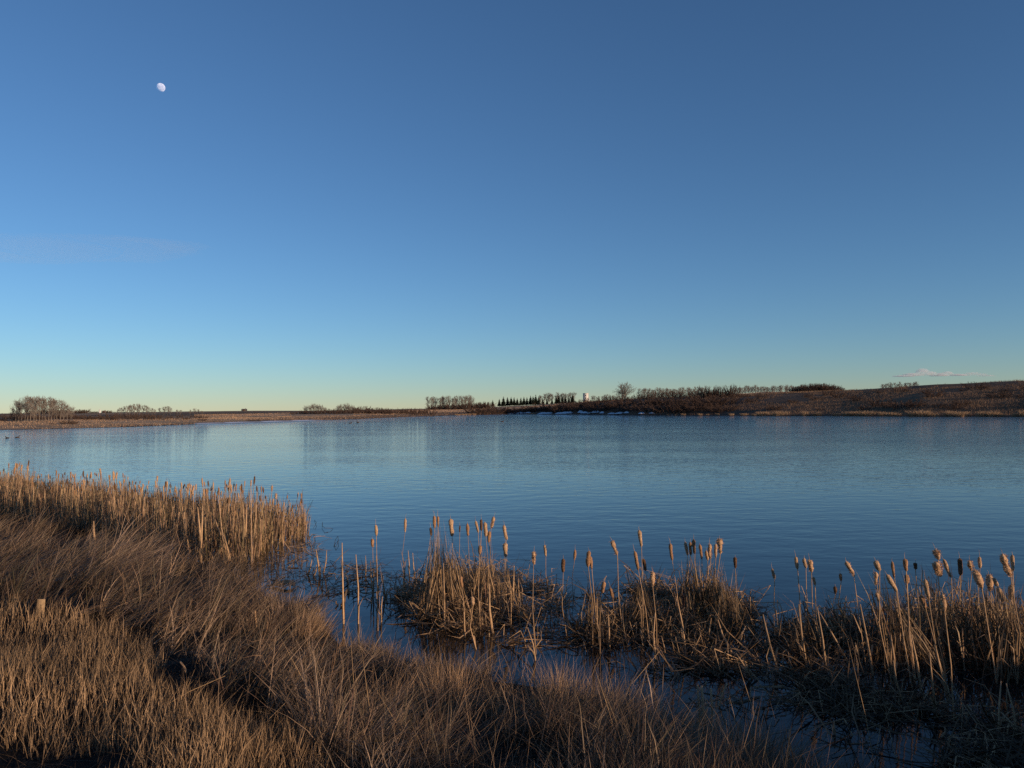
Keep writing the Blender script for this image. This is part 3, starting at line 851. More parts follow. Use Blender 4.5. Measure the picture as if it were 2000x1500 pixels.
for o in [o for o in bpy.data.objects if o.get('category') == 'duck' and 'alone' not in o['label']]: o['group'] = gd

# ------------------------------------------------------------------ moon and clouds
md = ray(314, 171); mp = np.array([0, 0, H]) + md * 12000
mm, t, b, out = new_mat('moon_rock')
tc = t.nodes.new('ShaderNodeTexCoord'); nz = t.nodes.new('ShaderNodeTexNoise'); nz.inputs['Scale'].default_value = 0.045; nz.inputs['Detail'].default_value = 4
t.links.new(tc.outputs['Object'], nz.inputs['Vector'])
rp = t.nodes.new('ShaderNodeValToRGB'); rp.color_ramp.elements[0].position = .42; rp.color_ramp.elements[0].color = (.34, .35, .40, 1); rp.color_ramp.elements[1].position = .58; rp.color_ramp.elements[1].color = (.50, .51, .57, 1)
t.links.new(nz.outputs['Fac'], rp.inputs[0])
df = t.nodes.new('ShaderNodeBsdfDiffuse'); df.inputs['Roughness'].default_value = 1.0; t.links.new(rp.outputs[0], df.inputs[0])
tp = t.nodes.new('ShaderNodeBsdfTransparent'); ad = t.nodes.new('ShaderNodeAddShader')
t.links.new(df.outputs[0], ad.inputs[0]); t.links.new(tp.outputs[0], ad.inputs[1])
ge = t.nodes.new('ShaderNodeNewGeometry'); ms = t.nodes.new('ShaderNodeMixShader')
t.links.new(ge.outputs['Backfacing'], ms.inputs[0]); t.links.new(ad.outputs[0], ms.inputs[1]); t.links.new(tp.outputs[0], ms.inputs[2])
t.links.new(ms.outputs[0], out.inputs['Surface'])
R_ = 12000 * math.tan(math.radians(0.268))
ph = np.linspace(-math.pi / 2, math.pi / 2, 25)
mo = lathe(MB(), [(R_ * math.sin(q), max(.05, R_ * math.cos(q))) for q in ph], (1, 1, 1), 40, 'z').build('moon', mm, None, True)
mo.location = tuple(float(q) for q in mp); tag(mo, 'pale gibbous moon high in the clear blue sky', 'moon')

def vol_mat(name, density, colr_):
    m = bpy.data.materials.new(name); m.use_nodes = True; t = m.node_tree; t.nodes.clear()
    v = t.nodes.new('ShaderNodeVolumePrincipled'); v.inputs['Density'].default_value = density; v.inputs['Color'].default_value = (*colr_, 1); v.inputs['Anisotropy'].default_value = 0.0
    o = t.nodes.new('ShaderNodeOutputMaterial'); t.links.new(v.outputs[0], o.inputs['Volume'])
    return m
def puff(mb, c, r, sq=(1, 1, 1), seed=0, S=18, N=11):
    ph = np.linspace(-math.pi / 2, math.pi / 2, N); th = np.arange(S) * 2 * math.pi / S
    PH, TH = np.meshgrid(ph, th, indexing='ij')
    d = np.stack([np.cos(PH) * np.cos(TH), np.cos(PH) * np.sin(TH), np.sin(PH)], -1)
    n = 0.75 + 0.5 * fbm(d[..., 0] * 2.2 + seed * 3.1 + d[..., 2], d[..., 1] * 2.2 + seed + d[..., 2] * 1.7, seed, 3)
    d = d * n[..., None] * r * np.array(sq); d[..., 2] = np.maximum(d[..., 2], -0.35 * r * sq[2])
    q = [(k * S + s, k * S + (s + 1) % S, (k + 1) * S + (s + 1) % S, (k + 1) * S + s) for k in range(N - 1) for s in range(S)]
    mb.add(d.reshape(-1, 3) + np.array(c), None, q)
CD = 16000.0
def cloud(name, puffs, density, label):
    mb = MB(); c0 = at_depth(puffs[0][0], puffs[0][1], CD)
    for k, (px, py, w, h) in enumerate(puffs):
        p = at_depth(px, py, CD) - c0
        wm = w / F * CD; hm = h / F * CD
        puff(mb, p + np.array([0, rng.uniform(-60, 60), 0]), wm * 0.5, (1, .7, hm / wm), k + 3)
    o = mb.build(name, vol_mat(name, density, (.95, .96, 1.0)), None, True); o.location = tuple(float(q) for q in c0)
    tag(o, label, 'cloud')
cloud('cumulus_cloud', [(1803, 729, 30, 20), (1795, 732, 22, 12), (1815, 731, 26, 12), (1780, 733, 40, 9), (1835, 733, 40, 10), (1850, 730, 24, 10), (1765, 735, 44, 5), (1870, 733, 36, 6)], 0.0065, 'small puffy cumulus cloud low over the brown hill')
cloud('cloud_wisp', [(1900, 731, 34, 9), (1885, 733, 30, 6), (1912, 732, 30, 6), (1930, 734, 36, 4)], 0.0032, 'thin wisp of cloud trailing off the small cumulus')
cloud('cirrus_streak', [(30, 489, 420, 16), (190, 486, 420, 11), (290, 480, 240, 8)], 0.00020, 'faint thin streak of cirrus cloud below the moon')

# ------------------------------------------------------------------ dry grass on the near bank
def hit(px, py):
    d = ray(px, py); t = 2.0
    while t < 400:
        p = np.array([0, 0, H]) + d * t
        if p[2] <= max(ground_at(p[0], p[1]), 0.0): break
        t += 0.02 + t * 0.001
    return p

STUBBLE = [(-400, 1180), (120, 1195), (250, 1240), (330, 1310), (420, 1400), (520, 1425), (610, 1450), (680, 1560), (700, 1900), (-900, 1900)]

def blades(mb, x, y, z, L, W, lean, tint, bend=0.5, segs=3, sink=0.03):
    """curved tapering blades; lean is (N,2) horizontal tilt per unit height"""
    n = len(x)
    P0 = np.stack([x, y, z - sink], 1)
    D = np.concatenate([lean, np.ones((n, 1))], 1); D /= np.linalg.norm(D, axis=1)[:, None]
    hl = np.concatenate([lean, np.zeros((n, 1))], 1)
    t = np.linspace(0, 1, segs + 1)
    P = P0[:, None] + D[:, None] * (L[:, None] * t)[..., None] + (hl * bend)[:, None] * (L[:, None] * t ** 2)[..., None] * 0.6
    cu_ = rng.normal(size=(n, 2)) * 0.22
    P[:, :, :2] += cu_[:, None] * (L[:, None] * (t ** 2 - 0.35 * t))[..., None]
    P[:, :, 2] -= (np.linalg.norm(lean, axis=1) * bend * L)[:, None] * t ** 2 * 0.28
    th = rng.random(n) * 2 * math.pi
    side = np.stack([np.cos(th), np.sin(th), np.zeros(n)], 1)
    mb.strips(P, W[:, None] * (1 - 0.75 * t)[None], side, tint)

def scatter(n, az0, az1, r0, r1f):
    az = rng.uniform(az0, az1, n); rmax = r1f(az)
    r = r0 + (rmax - r0) * rng.random(n)
    return az, r

# tufts: each has its own lean, length and tone
nt_ = 8600
az, r = scatter(nt_, -52, 48, 3.2, lambda a: r_near(a) + 0.25)
tx, ty = r * np.sin(np.radians(az)), r * np.cos(np.radians(az))
tz = ground_many(tx, ty)
ppx, ppy = project(tx, ty, tz)
stub = inside(ppx, ppy, STUBBLE)
dens = fbm(tx * 0.8, ty * 0.8, 101)
hollow = np.exp(-(((ppx - 420) / 120) ** 2 + ((ppy - 1290) / 60) ** 2))
keep = (~stub) & (dens > 0.43 + 0.10 * (rng.random(nt_) - 0.5)) & (rng.random(nt_) > 0.75 * hollow)
tx, ty, ppx, ppy = tx[keep], ty[keep], ppx[keep], ppy[keep]
nT = len(tx)
wl = np.clip((760 - ppx) / 500, 0.0, 1.0)                                 # wind-laid grass on the left slope
lean_t = np.stack([0.22 + 0.75 * wl, 0.10 + 0.1 * wl], 1) * (0.35 + 1.3 * fbm(tx * 0.35, ty * 0.35, 103))[:, None] + rng.normal(size=(nT, 2)) * (0.38 + 0.08 * (1 - wl))[:, None]
rot_ = (fbm(tx * 0.45, ty * 0.45, 106) - .44) * 2.6
lean_t = np.stack([lean_t[:, 0] * np.cos(rot_) - lean_t[:, 1] * np.sin(rot_), lean_t[:, 0] * np.sin(rot_) + lean_t[:, 1] * np.cos(rot_)], 1)
len_t = (0.22 + 0.66 * fbm(tx * 0.7, ty * 0.7, 104)) * rng.uniform(0.5, 1.35, nT) * (0.86 + 0.42 * wl)
tone_t = rng.uniform(0.45, 1.1, nT) * np.clip(0.05 + 1.75 * (fbm(tx * 0.7, ty * 0.7, 105) - .02), .2, 2) * np.where(rng.random(nT) < .12, 1.6, 1.0)
per = 17
idx = np.repeat(np.arange(nT), per)
n = len(idx)
rad = np.abs(rng.normal(size=n)) * 0.045 * (1 + 0.05 * np.hypot(tx, ty)[idx]); a = rng.random(n) * 2 * math.pi
gx = tx[idx] + np.cos(a) * rad; gy = ty[idx] + np.sin(a) * rad
gz = ground_many(gx, gy)
ln = lean_t[idx] + np.stack([np.cos(a), np.sin(a)], 1) * (rad * 1.0)[:, None] + rng.normal(size=(n, 2)) * 0.21
L = len_t[idx] * rng.uniform(0.55, 1.15, n)
W = np.where(rng.random(n) < .12, rng.uniform(0.008, 0.014, n), rng.uniform(0.004, 0.0085, n)) * (1 + 0.03 * np.hypot(gx, gy))
tint = tone_t[idx][:, None] * np.where(rng.random((n, 1)) < .1, 1.8, rng.uniform(0.4, 1.3, (n, 1))) * np.array([[1, 1, 1.0]]) + rng.normal(size=(n, 3)) * np.array([[0.03, 0.02, 0.02]])
mb = MB(); blades(mb, gx, gy, np.maximum(gz, -0.05), L, W, ln, np.clip(tint, 0.15, 2), 0.6, 4)
tag(mb.build('long_grass', M['grass']), 'long dry windblown grass covering the near bank', 'grass', None, 'stuff')

# matted old growth low over the soil, toned dark as shade between the tufts
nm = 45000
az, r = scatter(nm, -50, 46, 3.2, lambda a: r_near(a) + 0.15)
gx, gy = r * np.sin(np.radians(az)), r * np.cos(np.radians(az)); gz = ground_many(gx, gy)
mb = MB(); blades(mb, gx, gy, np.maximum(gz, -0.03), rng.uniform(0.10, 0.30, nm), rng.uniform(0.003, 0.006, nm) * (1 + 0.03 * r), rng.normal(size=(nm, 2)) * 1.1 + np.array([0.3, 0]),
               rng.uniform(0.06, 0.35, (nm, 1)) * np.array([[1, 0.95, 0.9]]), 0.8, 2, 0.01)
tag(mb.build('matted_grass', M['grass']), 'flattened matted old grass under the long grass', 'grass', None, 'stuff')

# stray long stems criss-crossing over the tufts
nm = 3600
az, r = scatter(nm, -50, 46, 3.4, lambda a: r_near(a) + 0.1)
gx, gy = r * np.sin(np.radians(az)), r * np.cos(np.radians(az)); gz = ground_many(gx, gy)
qx, qy = project(gx, gy, gz); k_ = ~inside(qx, qy, STUBBLE) | (rng.random(nm) < .25); gx, gy, gz, r = gx[k_], gy[k_], gz[k_], r[k_]; nm = len(gx)
mb = MB(); blades(mb, gx, gy, np.maximum(gz, -0.03), rng.uniform(0.25, 0.62, nm), rng.uniform(0.0028, 0.005, nm) * (1 + 0.02 * r), rng.normal(size=(nm, 2)) * 0.45 + np.array([0.25, 0.05]),
               rng.uniform(0.6, 1.6, (nm, 1)) * np.array([[1, 0.95, 0.88]]), 0.35, 4, 0.02)
tag(mb.build('stray_grass', M['grass']), 'long pale stray grass stems crossing over the bank grass', 'grass', None, 'stuff')

# dry branching weeds standing over the grass
for k, (px, py, h_) in enumerate([(495, 1300, .5), (640, 1350, .55), (560, 1380, .5), (720, 1380, .45), (330, 1240, .5), (250, 1190, .55), (1010, 1400, .45), (1240, 1440, .45), (880, 1450, .5), (430, 1170, .5), (150, 1140, .55), (600, 1290, .45), (1330, 1450, .4), (350, 1130, .5)]):
    p = hit(px, py); root = empty('dry_weed', p, rng.random() * 6.28, 'thin branching dry weed standing above the bank grass', 'weed', 'dry weeds on the bank')
    st, sr = grow((0, 0, -.05), (rng.normal() * .25, rng.normal() * .25, 1), h_, .0042, 5, .10, 0)
    c_ = np.array([[.75, .68, .66]]) * rng.uniform(.7, 1.2)
    MB().tubes(st[None], sr[None], c_, 5).build('stem', M['reed'], root)
    for j_ in range(7):
        i_ = int(rng.integers(1, 6)); d_ = rng.normal(size=3) * .6 + np.array([0, 0, .7])
        bp_, br_ = grow(st[i_], d_, h_ * rng.uniform(.2, .45), .0024, 3, .18, .05)
        MB().tubes(bp_[None], br_[None], c_, 4).build('branch', M['reed'], root)

# short stubble with stiff upright stems, lower left
ns = 36000
az, r = scatter(ns * 2, -52, 5, 3.0, lambda a: np.minimum(r_near(a), 14))
gx, gy = r * np.sin(np.radians(az)), r * np.cos(np.radians(az)); gz = ground_many(gx, gy)
qx, qy = project(gx, gy, gz)
k_ = inside(qx, qy, STUBBLE) & (fbm(gx * 1.6, gy * 1.6, 121) > 0.29)
gx, gy, gz, r = gx[k_], gy[k_], gz[k_], r[k_]; n = len(gx)
tone = (0.45 + 1.1 * fbm(gx * 1.2, gy * 1.2, 122)) * rng.uniform(0.4, 1.6, n)
mb = MB(); blades(mb, gx, gy, gz, rng.uniform(0.10, 0.26, n) * (0.7 + 0.7 * fbm(gx * 0.9, gy * 0.9, 123)), rng.uniform(0.0036, 0.0075, n) * (1 + 0.03 * r), rng.normal(size=(n, 2)) * 0.16 + np.array([0.08, 0.0]),
               tone[:, None] * np.array([[1.08, 1.02, 0.86]]), 0.4, 2)
tag(mb.build('grass_stubble', M['grass']), 'short stiff upright grass stubble on the near bank', 'grass', None, 'stuff')

# distinct tall tussocks at the edge of the water
def grass_tussock(px, py, h, w, n, label, lean=(0, 0), bright=1.0):
    p = hit(px, py); z = max(ground_at(p[0], p[1]), -0.02)
    mb = MB()
    a = rng.random(n) * 2 * math.pi; rr = w * 0.5 * np.abs(rng.normal(size=n)) * 0.6
    x = np.cos(a) * rr; y = np.sin(a) * rr * 0.8
    ln = np.stack([np.cos(a), np.sin(a)], 1) * (rr / w * 0.75)[:, None] + rng.normal(size=(n, 2)) * 0.10 + np.array(lean)
    tone = bright * 1.25 * rng.uniform(0.5, 1.4, (n, 1)) * np.array([[1.05, 0.98, 0.86]])  # tone raised to stand in for sun catching the tussocks
    blades(mb, x, y, np.full(n, 0.0), h * rng.uniform(0.45, 1.1, n), rng.uniform(0.0035, 0.0075, n), ln, tone, 0.5, 3, 0.06)
    o = mb.build('grass_tussock', M['grass']); o.location = (float(p[0]), float(p[1]), float(z))
    tag(o, label, 'grass tussock')
for a_ in [(880, 1395, .62, .55, 520, 'tall golden grass tussock at the water edge in front of the reed mound', (.05, 0), 1.25),
           (840, 1400, .50, .45, 320, 'shorter grass tussock pressed against the tall golden tussock', (-.1, 0), 1.0),
           (1085, 1400, .60, .5, 460, 'upright straw tussock between two pools of dark water', (0, 0), 1.15),
           (1150, 1415, .52, .5, 380, 'loose brown tussock right beside the upright straw tussock', (.2, 0), .95),
           (965, 1400, .45, .35, 220, 'thin grass tuft between the golden and the straw tussock', (0, 0), .9),
           (1370, 1430, .42, .45, 320, 'low tussock with broken reed stubs beside the black pool', (.1, 0), 1.05),
           (760, 1400, .48, .45, 300, 'dull brown tussock leaning over the narrow water channel', (.25, .1), .9),
           (700, 1270, .20, .30, 200, 'small dark tussock surrounded by water where a tall stalk stands', (0, 0), .7),
           (745, 1275, .22, .32, 200, 'small dark tussock beside the tallest pale stalk in the channel', (0, 0), .7),
           (600, 1235, .40, .5, 300, 'brown grass tussock at the point of the bank by the channel', (.3, .1), .95),
           (1470, 1490, .40, .45, 300, 'ragged tussock at the corner of the black pool', (.15, 0), .9)]:
    grass_tussock(*a_)
# long single stems rising out of the bank grass
for k, (bx, by, tx_, ty_) in enumerate([(700, 1440, 685, 1250), (735, 1460, 706, 1265), (830, 1500, 725, 1330), (660, 1440, 545, 1240), (1215, 1470, 1160, 1300), (1500, 1480, 1440, 1290),
                                        (1720, 1560, 1655, 1250), (1790, 1560, 1730, 1390), (560, 1260, 470, 1235), (300, 1380, 440, 1320), (470, 1440, 560, 1370), (1170, 1400, 1290, 1270)]):
    p = hit(bx, by); q = at_depth(tx_, ty_, p[1] + 0.15)
    z0 = max(ground_at(p[0], p[1]), 0) if by < 1500 else p[2]
    mid = (p + q) / 2 + rng.normal(size=3) * 0.02
    P_ = np.stack([p - np.array([0, 0, .04]), mid, q])[None] - p[None, None]
    o = MB().tubes(P_, np.array([[.0032, .0026, .0012]]), np.array([[1.1, 1.05, .9]]) * rng.uniform(.7, 1.1), 4).build('tall_grass', M['reed'])
    o.location = tuple(float(v) for v in p)
    tag(o, 'long single dry stem rising above the bank grass', 'grass', 'long single grass stems')

# ------------------------------------------------------------------ cattails
def head_mesh(mb, p0, p1, r, fluffy, tone, seed, S=9):
    """seed head along p0->p1 with a lumpy outline; torn fluff stands off it"""
    K = 11; d = p1 - p0; Lh = np.linalg.norm(d); d = d / Lh
    a = np.cross(d, [0.3, 1, 0.1]); a /= np.linalg.norm(a); b = np.cross(d, a)
    t = np.linspace(0, 1, K); prof = np.clip(np.sin(math.pi * np.clip(t * 0.9 + 0.05, 0, 1)), 0.02, 1) ** (0.45 if not fluffy else 0.65)
    rs = np.random.default_rng(seed + 500)
    if fluffy: prof = np.interp(t, [0, .12, .3, .5, .72, .9, 1], [.14, .35 + .3 * rs.random(), .45 + .5 * rs.random(), .55 + .5 * rs.random(), .8 + .35 * rs.random(), .6 + .3 * rs.random(), .15])
    else: prof = np.interp(t, [0, .08, .3, .6, .85, .95, 1], [.2, .55 + .25 * rs.random(), .75 + .25 * rs.random(), .85 + .25 * rs.random(), .8 + .3 * rs.random(), .6 + .2 * rs.random(), .15])
    sway = np.stack([rs.normal() * np.sin(t * 3.0 + rs.random() * 3), rs.normal() * np.sin(t * 4.0 + rs.random() * 3)], 1) * r * (.32 if fluffy else .12)
    V = []; C_ = []
    for k in range(K):
        for s in range(S):
            th = s / S * 2 * math.pi
            n_ = noise(np.array([math.cos(th) * 1.3 + seed + t[k] * 4]), np.array([math.sin(th) * 1.3 + t[k] * 5 + seed]), seed)[0]
            q = r * prof[k] * ((0.82 + 0.36 * n_) if not fluffy else (0.70 + 0.6 * n_))
            V.append(p0 + d * Lh * t[k] + a * sway[k, 0] + b * sway[k, 1] + (a * math.cos(th) + b * math.sin(th)) * q)
            C_.append(np.array(tone) * (0.75 + 0.5 * n_))
    q4 = [(k * S + s, k * S + (s + 1) % S, (k + 1) * S + (s + 1) % S, (k + 1) * S + s) for k in range(K - 1) for s in range(S)]
    mb.add(V, None, q4, np.array(C_))
    nf = 300 if fluffy else 70
    t_ = rng.uniform(0.05, 0.97, nf); th = rng.random(nf) * 2 * math.pi
    out = a[None] * np.cos(th)[:, None] + b[None] * np.sin(th)[:, None]
    base = p0[None] + d[None] * (Lh * t_)[:, None] + out * (r * 0.8 * np.interp(t_, t, prof))[:, None]
    ll = r * (rng.uniform(0.25, 0.7, nf) if fluffy else rng.uniform(0.2, 0.45, nf))
    tip = base + (out + d[None] * .6) * ll[:, None] + rng.normal(size=(nf, 3)) * (ll * 0.4)[:, None]
    side = np.cross(out, rng.normal(size=(nf, 3))); side /= np.linalg.norm(side, axis=1)[:, None]
    w_ = r * (0.16 if fluffy else 0.14)
    mb.strips(np.stack([base, (base + tip) / 2, tip], 1), np.stack([np.full(nf, w_), np.full(nf, w_ * .8), np.zeros(nf)], 1), side, np.array(tone)[None] * rng.uniform(0.8, 1.35, (nf, 1)))

TONE = {'tan': (1.0, .97, 0.93), 'brown': (0.74, 0.62, 0.54), 'dark': (0.30, 0.25, 0.23), 'fluffy': (1.1, 1.05, 1.0)}
ADJ = {'tan': 'slim tan', 'brown': 'reddish brown', 'dark': 'dark brown', 'fluffy': 'fluffy pale'}
def cattail(base, top, head_bot, head_r, style, label, group, n_leaf=1, stem_r=0.0045, spike=0.09, seed=0):
    """base, head top and head bottom are points in metres"""
    root = empty('cattail', base, 0, label, 'cattail', group)
    b0 = np.zeros(3); h1 = np.asarray(head_bot) - base; h2 = np.asarray(top) - base
    mid = h1 * 0.5 + rng.normal(size=3) * np.array([.03, .03, 0])
    kids = []
    tone = np.array([[1.0, .95, .88]]) * rng.uniform(0.75, 1.2)
    kids.append(MB().tubes(np.stack([b0 - np.array([0, 0, .2]), b0 * 1.0, mid, h1, h1 * .3 + h2 * .7])[None], np.array([[1.5, 1.35, 1.05, .8, .6]]) * stem_r, tone, 6).build('stem', M['reed'], root))
    mb = MB(); head_mesh(mb, h1, h2, head_r, style == 'fluffy', TONE[style], seed)
    kids.append(mb.build('seed_head', M['head'], root, True))
    if spike > 0:
        dd = (h2 - h1) / np.linalg.norm(h2 - h1)
        kids.append(MB().tubes(np.stack([h2 - dd * .02, h2 + dd * spike * .5, h2 + dd * spike + rng.normal(size=3) * .008])[None], np.array([[.0025, .0018, .0008]]), tone * 1.1, 4).build('spike', M['reed'], root))
    Ht = h2[2]
    for k in range(n_leaf):
        a = rng.random() * 2 * math.pi; o_ = np.array([math.cos(a), math.sin(a), 0])
        l_ = Ht * rng.uniform(0.35, 0.8)
        p = np.stack([b0 + o_ * .008, b0 + h1 * .2 + o_ * .03 + np.array([0, 0, l_ * .2]), b0 + h1 * (l_ / Ht) * .8 + o_ * .09, b0 + h1 * (l_ / Ht) * .9 + o_ * rng.uniform(.15, .32) - np.array([0, 0, rng.uniform(-.1, .2)])])
        sd = np.array([[-o_[1], o_[0], 0.0]])
        kids.append(MB().strips(p[None], np.array([[.012, .012, .009, 0]]), sd, tone * rng.uniform(.7, 1.05)).build('leaf', M['reed'], root))
    KIDS[root.name] = kids
    return root

# every cattail of the clumps: head top x, y, head bottom x, y, base x, y, head width (all photo pixels), look
CT = [
 (734, 1025, 735, 1047, 738, 1232, 6, 'tan'), (727, 1052, 728, 1069, 730, 1165, 6, 'brown'),
 (792, 1012, 791, 1040, 790, 1125, 5, 'tan'), (848, 1007, 849, 1032, 851, 1190, 6, 'brown'), (855, 1008, 856, 1030, 858, 1195, 5, 'brown'), (880, 1013, 883, 1048, 887, 1175, 9, 'tan'),
 (841, 1030, 842, 1047, 846, 1140, 5, 'dark'), (898, 1026, 898, 1040, 899, 1150, 3, 'dark'), (913, 1022, 914, 1047, 915, 1175, 6, 'brown'), (929, 1017, 934, 1041, 936, 1140, 5, 'tan'),
 (940, 1014, 940, 1037, 941, 1140, 6, 'dark'), (947, 1020, 949, 1048, 952, 1175, 8, 'tan'), (965, 1009, 959, 1033, 958, 1150, 7, 'fluffy'), (956, 1037, 955, 1060, 960, 1190, 7, 'brown'),
 (985, 1025, 989, 1055, 990, 1175, 7, 'tan'), (987, 1060, 988, 1088, 998, 1228, 9, 'tan'), (938, 1065, 937, 1083, 938, 1228, 8, 'brown'), (900, 1125, 902, 1148, 908, 1242, 7, 'brown'), (922, 1165, 924, 1183, 930, 1268, 7, 'tan'),
 (1043, 1077, 1042, 1103, 1047, 1278, 9, 'fluffy'), (1064, 1064, 1066, 1087, 1070, 1155, 6, 'tan'), (1100, 1091, 1100, 1118, 1108, 1250, 8, 'dark'), (1123, 1073, 1122, 1095, 1120, 1168, 5, 'brown'),
 (1150, 1076, 1149, 1108, 1158, 1262, 9, 'brown'), (1153, 1086, 1156, 1112, 1167, 1245, 6, 'brown'), (1195, 1056, 1206, 1085, 1216, 1235, 9, 'fluffy'), (1248, 1035, 1253, 1068, 1256, 1252, 8, 'tan'),
 (1239, 1076, 1247, 1114, 1270, 1270, 7, 'brown'), (1257, 1091, 1260, 1115, 1263, 1200, 7, 'dark'), (1274, 1117, 1275, 1147, 1283, 1288, 9, 'fluffy'), (1181, 1136, 1175, 1158, 1172, 1280, 8, 'brown'),
 (1192, 1148, 1197, 1168, 1202, 1238, 6, 'brown'), (1309, 1061, 1313, 1095, 1326, 1222, 7, 'brown'), (1338, 1058, 1343, 1085, 1346, 1190, 6, 'tan'), (1348, 1058, 1349, 1085, 1351, 1195, 6, 'brown'),
 (1355, 1053, 1357, 1082, 1358, 1195, 7, 'brown'), (1367, 1063, 1371, 1093, 1371, 1195, 6, 'brown'), (1386, 1062, 1388, 1093, 1393, 1195, 7, 'fluffy'), (1380, 1075, 1382, 1095, 1388, 1190, 6, 'tan'),
 (1398, 1062, 1398, 1090, 1400, 1195, 6, 'tan'), (1405, 1052, 1407, 1082, 1406, 1205, 11, 'fluffy'), (1436, 1088, 1436, 1110, 1436, 1195, 7, 'dark'),
 (1508, 1110, 1513, 1131, 1522, 1235, 6, 'tan'), (1554, 1087, 1558, 1112, 1572, 1292, 7, 'tan'), (1571, 1090, 1574, 1110, 1579, 1205, 7, 'tan'), (1581, 1093, 1585, 1118, 1606, 1275, 9, 'fluffy'), (1588, 1127, 1592, 1143, 1608, 1278, 6, 'tan'),
 (1631, 1145, 1632, 1160, 1630, 1255, 6, 'dark'), (1641, 1120, 1643, 1135, 1646, 1255, 6, 'brown'), (1653, 1096, 1668, 1127, 1692, 1305, 9, 'fluffy'), (1710, 1095, 1718, 1115, 1742, 1335, 10, 'tan'),
 (1732, 1122, 1752, 1156, 1782, 1345, 9, 'tan'), (1742, 1096, 1747, 1130, 1757, 1305, 6, 'brown'), (1707, 1117, 1713, 1143, 1737, 1315, 7, 'fluffy'), (1712, 1157, 1717, 1175, 1742, 1320, 7, 'tan'),
 (1767, 1091, 1770, 1116, 1789, 1335, 9, 'brown'), (1771, 1122, 1772, 1140, 1786, 1330, 9, 'brown'), (1788, 1099, 1788, 1112, 1788, 1270, 7, 'dark'),
 (1827, 1074, 1833, 1093, 1838, 1265, 12, 'fluffy'), (1833, 1097, 1833, 1127, 1836, 1268, 14, 'fluffy'), (1842, 1092, 1858, 1128, 1877, 1295, 8, 'tan'), (1874, 1090, 1876, 1124, 1881, 1285, 9, 'dark'),
 (1894, 1094, 1898, 1116, 1902, 1268, 9, 'fluffy'), (1904, 1113, 1918, 1150, 1947, 1335, 13, 'fluffy'), (1913, 1087, 1914, 1110, 1920, 1268, 7, 'tan'), (1931, 1122, 1935, 1156, 1938, 1278, 12, 'fluffy'),
 (1940, 1129, 1948, 1145, 1972, 1305, 8, 'tan'), (1950, 1147, 1960, 1176, 1975, 1308, 9, 'tan'), (1958, 1081, 1974, 1128, 1987, 1335, 12, 'fluffy'), (1977, 1083, 1978, 1117, 1991, 1315, 7, 'tan'),
 (1975, 1142, 1976, 1172, 1987, 1305, 12, 'tan'), (1807, 1131, 1814, 1170, 1852, 1375, 9, 'tan'), (1798, 1163, 1808, 1188, 1850, 1372, 8, 'brown'), (1841, 1160, 1845, 1195, 1863, 1410, 10, 'fluffy'),
 (2012, 1090, 2016, 1122, 2020, 1310, 9, 'tan'), (2035, 1105, 2032, 1140, 2040, 1320, 10, 'fluffy'), (2060, 1095, 2062, 1130, 2060, 1330, 9, 'brown'),
]
def clump_of(x):
    if x < 770: return ('out in the narrow channel', 'cattails in the channel')
    if x < 1080: return ('on the tepee shaped reed mound', 'cattails on the reed mound')
    if x < 1500: return ('in the middle thatch clump', 'cattails of the middle thatch clump')
    if x < 1680: return ('in the sparse gap beside the big thatch clump', 'cattails of the sparse gap')
    return ('in the big dark thatch clump', 'cattails of the big thatch clump')
for k, (hx, hy, bx, by, gx_, gy_, wpx, st) in enumerate(CT):
    base = at_z(gx_, gy_); Yd = base[1] + rng.uniform(-.05, .05)
    top = at_depth(hx, hy, Yd); bot = at_depth(bx, by, Yd)
    wh, gr = clump_of(hx)
    tilt = abs(hx - bx) / max(1, by - hy)
    extra = ' leaning' if tilt > 0.35 else ''
    ln_ = np.linalg.norm(top - bot)
    size = ' short' if (gy_ - hy) < 110 else (' tall' if (gy_ - hy) > 200 else '')
    cattail(base, top, bot, wpx / F * Yd * 0.51, st, f'{ADJ[st]}{extra}{size} cattail head standing {wh}', gr, int(rng.integers(1, 4)), 0.0048 * rng.uniform(.85, 1.25), rng.uniform(.03, .11), k)

# ------------------------------------------------------------------ dense reed bed on the left
BED = [tuple(at_z(px, py)[:2]) for px, py in [(-160, 985), (0, 1012), (150, 1042), (330, 1082), (430, 1102), (490, 1104), (545, 1072), (604, 1046), (598, 1022), (500, 1000), (300, 980), (100, 958), (0, 946), (-160, 930)]]
def bed_top(px): return 26 * (noise(np.asarray(px) * .045, np.zeros_like(np.asarray(px, float)), 9) - .35) + np.interp(px, [-200, 0, 60, 75, 110, 200, 300, 350, 400, 500, 560, 605], [895, 908, 905, 945, 908, 925, 935, 950, 935, 942, 950, 965])
protos = []
gb = 'cattails of the long dense reed bed'
for k in range(9):
    st = ['tan', 'brown', 'brown', 'tan', 'dark', 'tan', 'fluffy', 'brown', 'dark'][k]
    hb = 1.25; hl = [.24, .22, .21, .25, .20, .24, .22, .18, .22][k]
    lx = rng.normal() * .05; ly = rng.normal() * .05
    protos.append(cattail(np.array([0, 0, -500.0]), np.array([lx, ly, hb + hl - 500]), np.array([lx * .85, ly * .85, hb - 500]), [.0165, .016, .015, .0175, .016, .0145, .022, .015, .0165][k], st,
                          f'{ADJ[st]} cattail in the long dense reed bed along the bank', gb, 2, .0055, .07, 200 + k))
pts = sample_poly(BED, 295)
used = set()
def bed_height(x, y):
    qx, _ = project(x, y, 0.0)
    want = bed_top(qx)
    return qx, (at_depth(qx, want, y)[2])
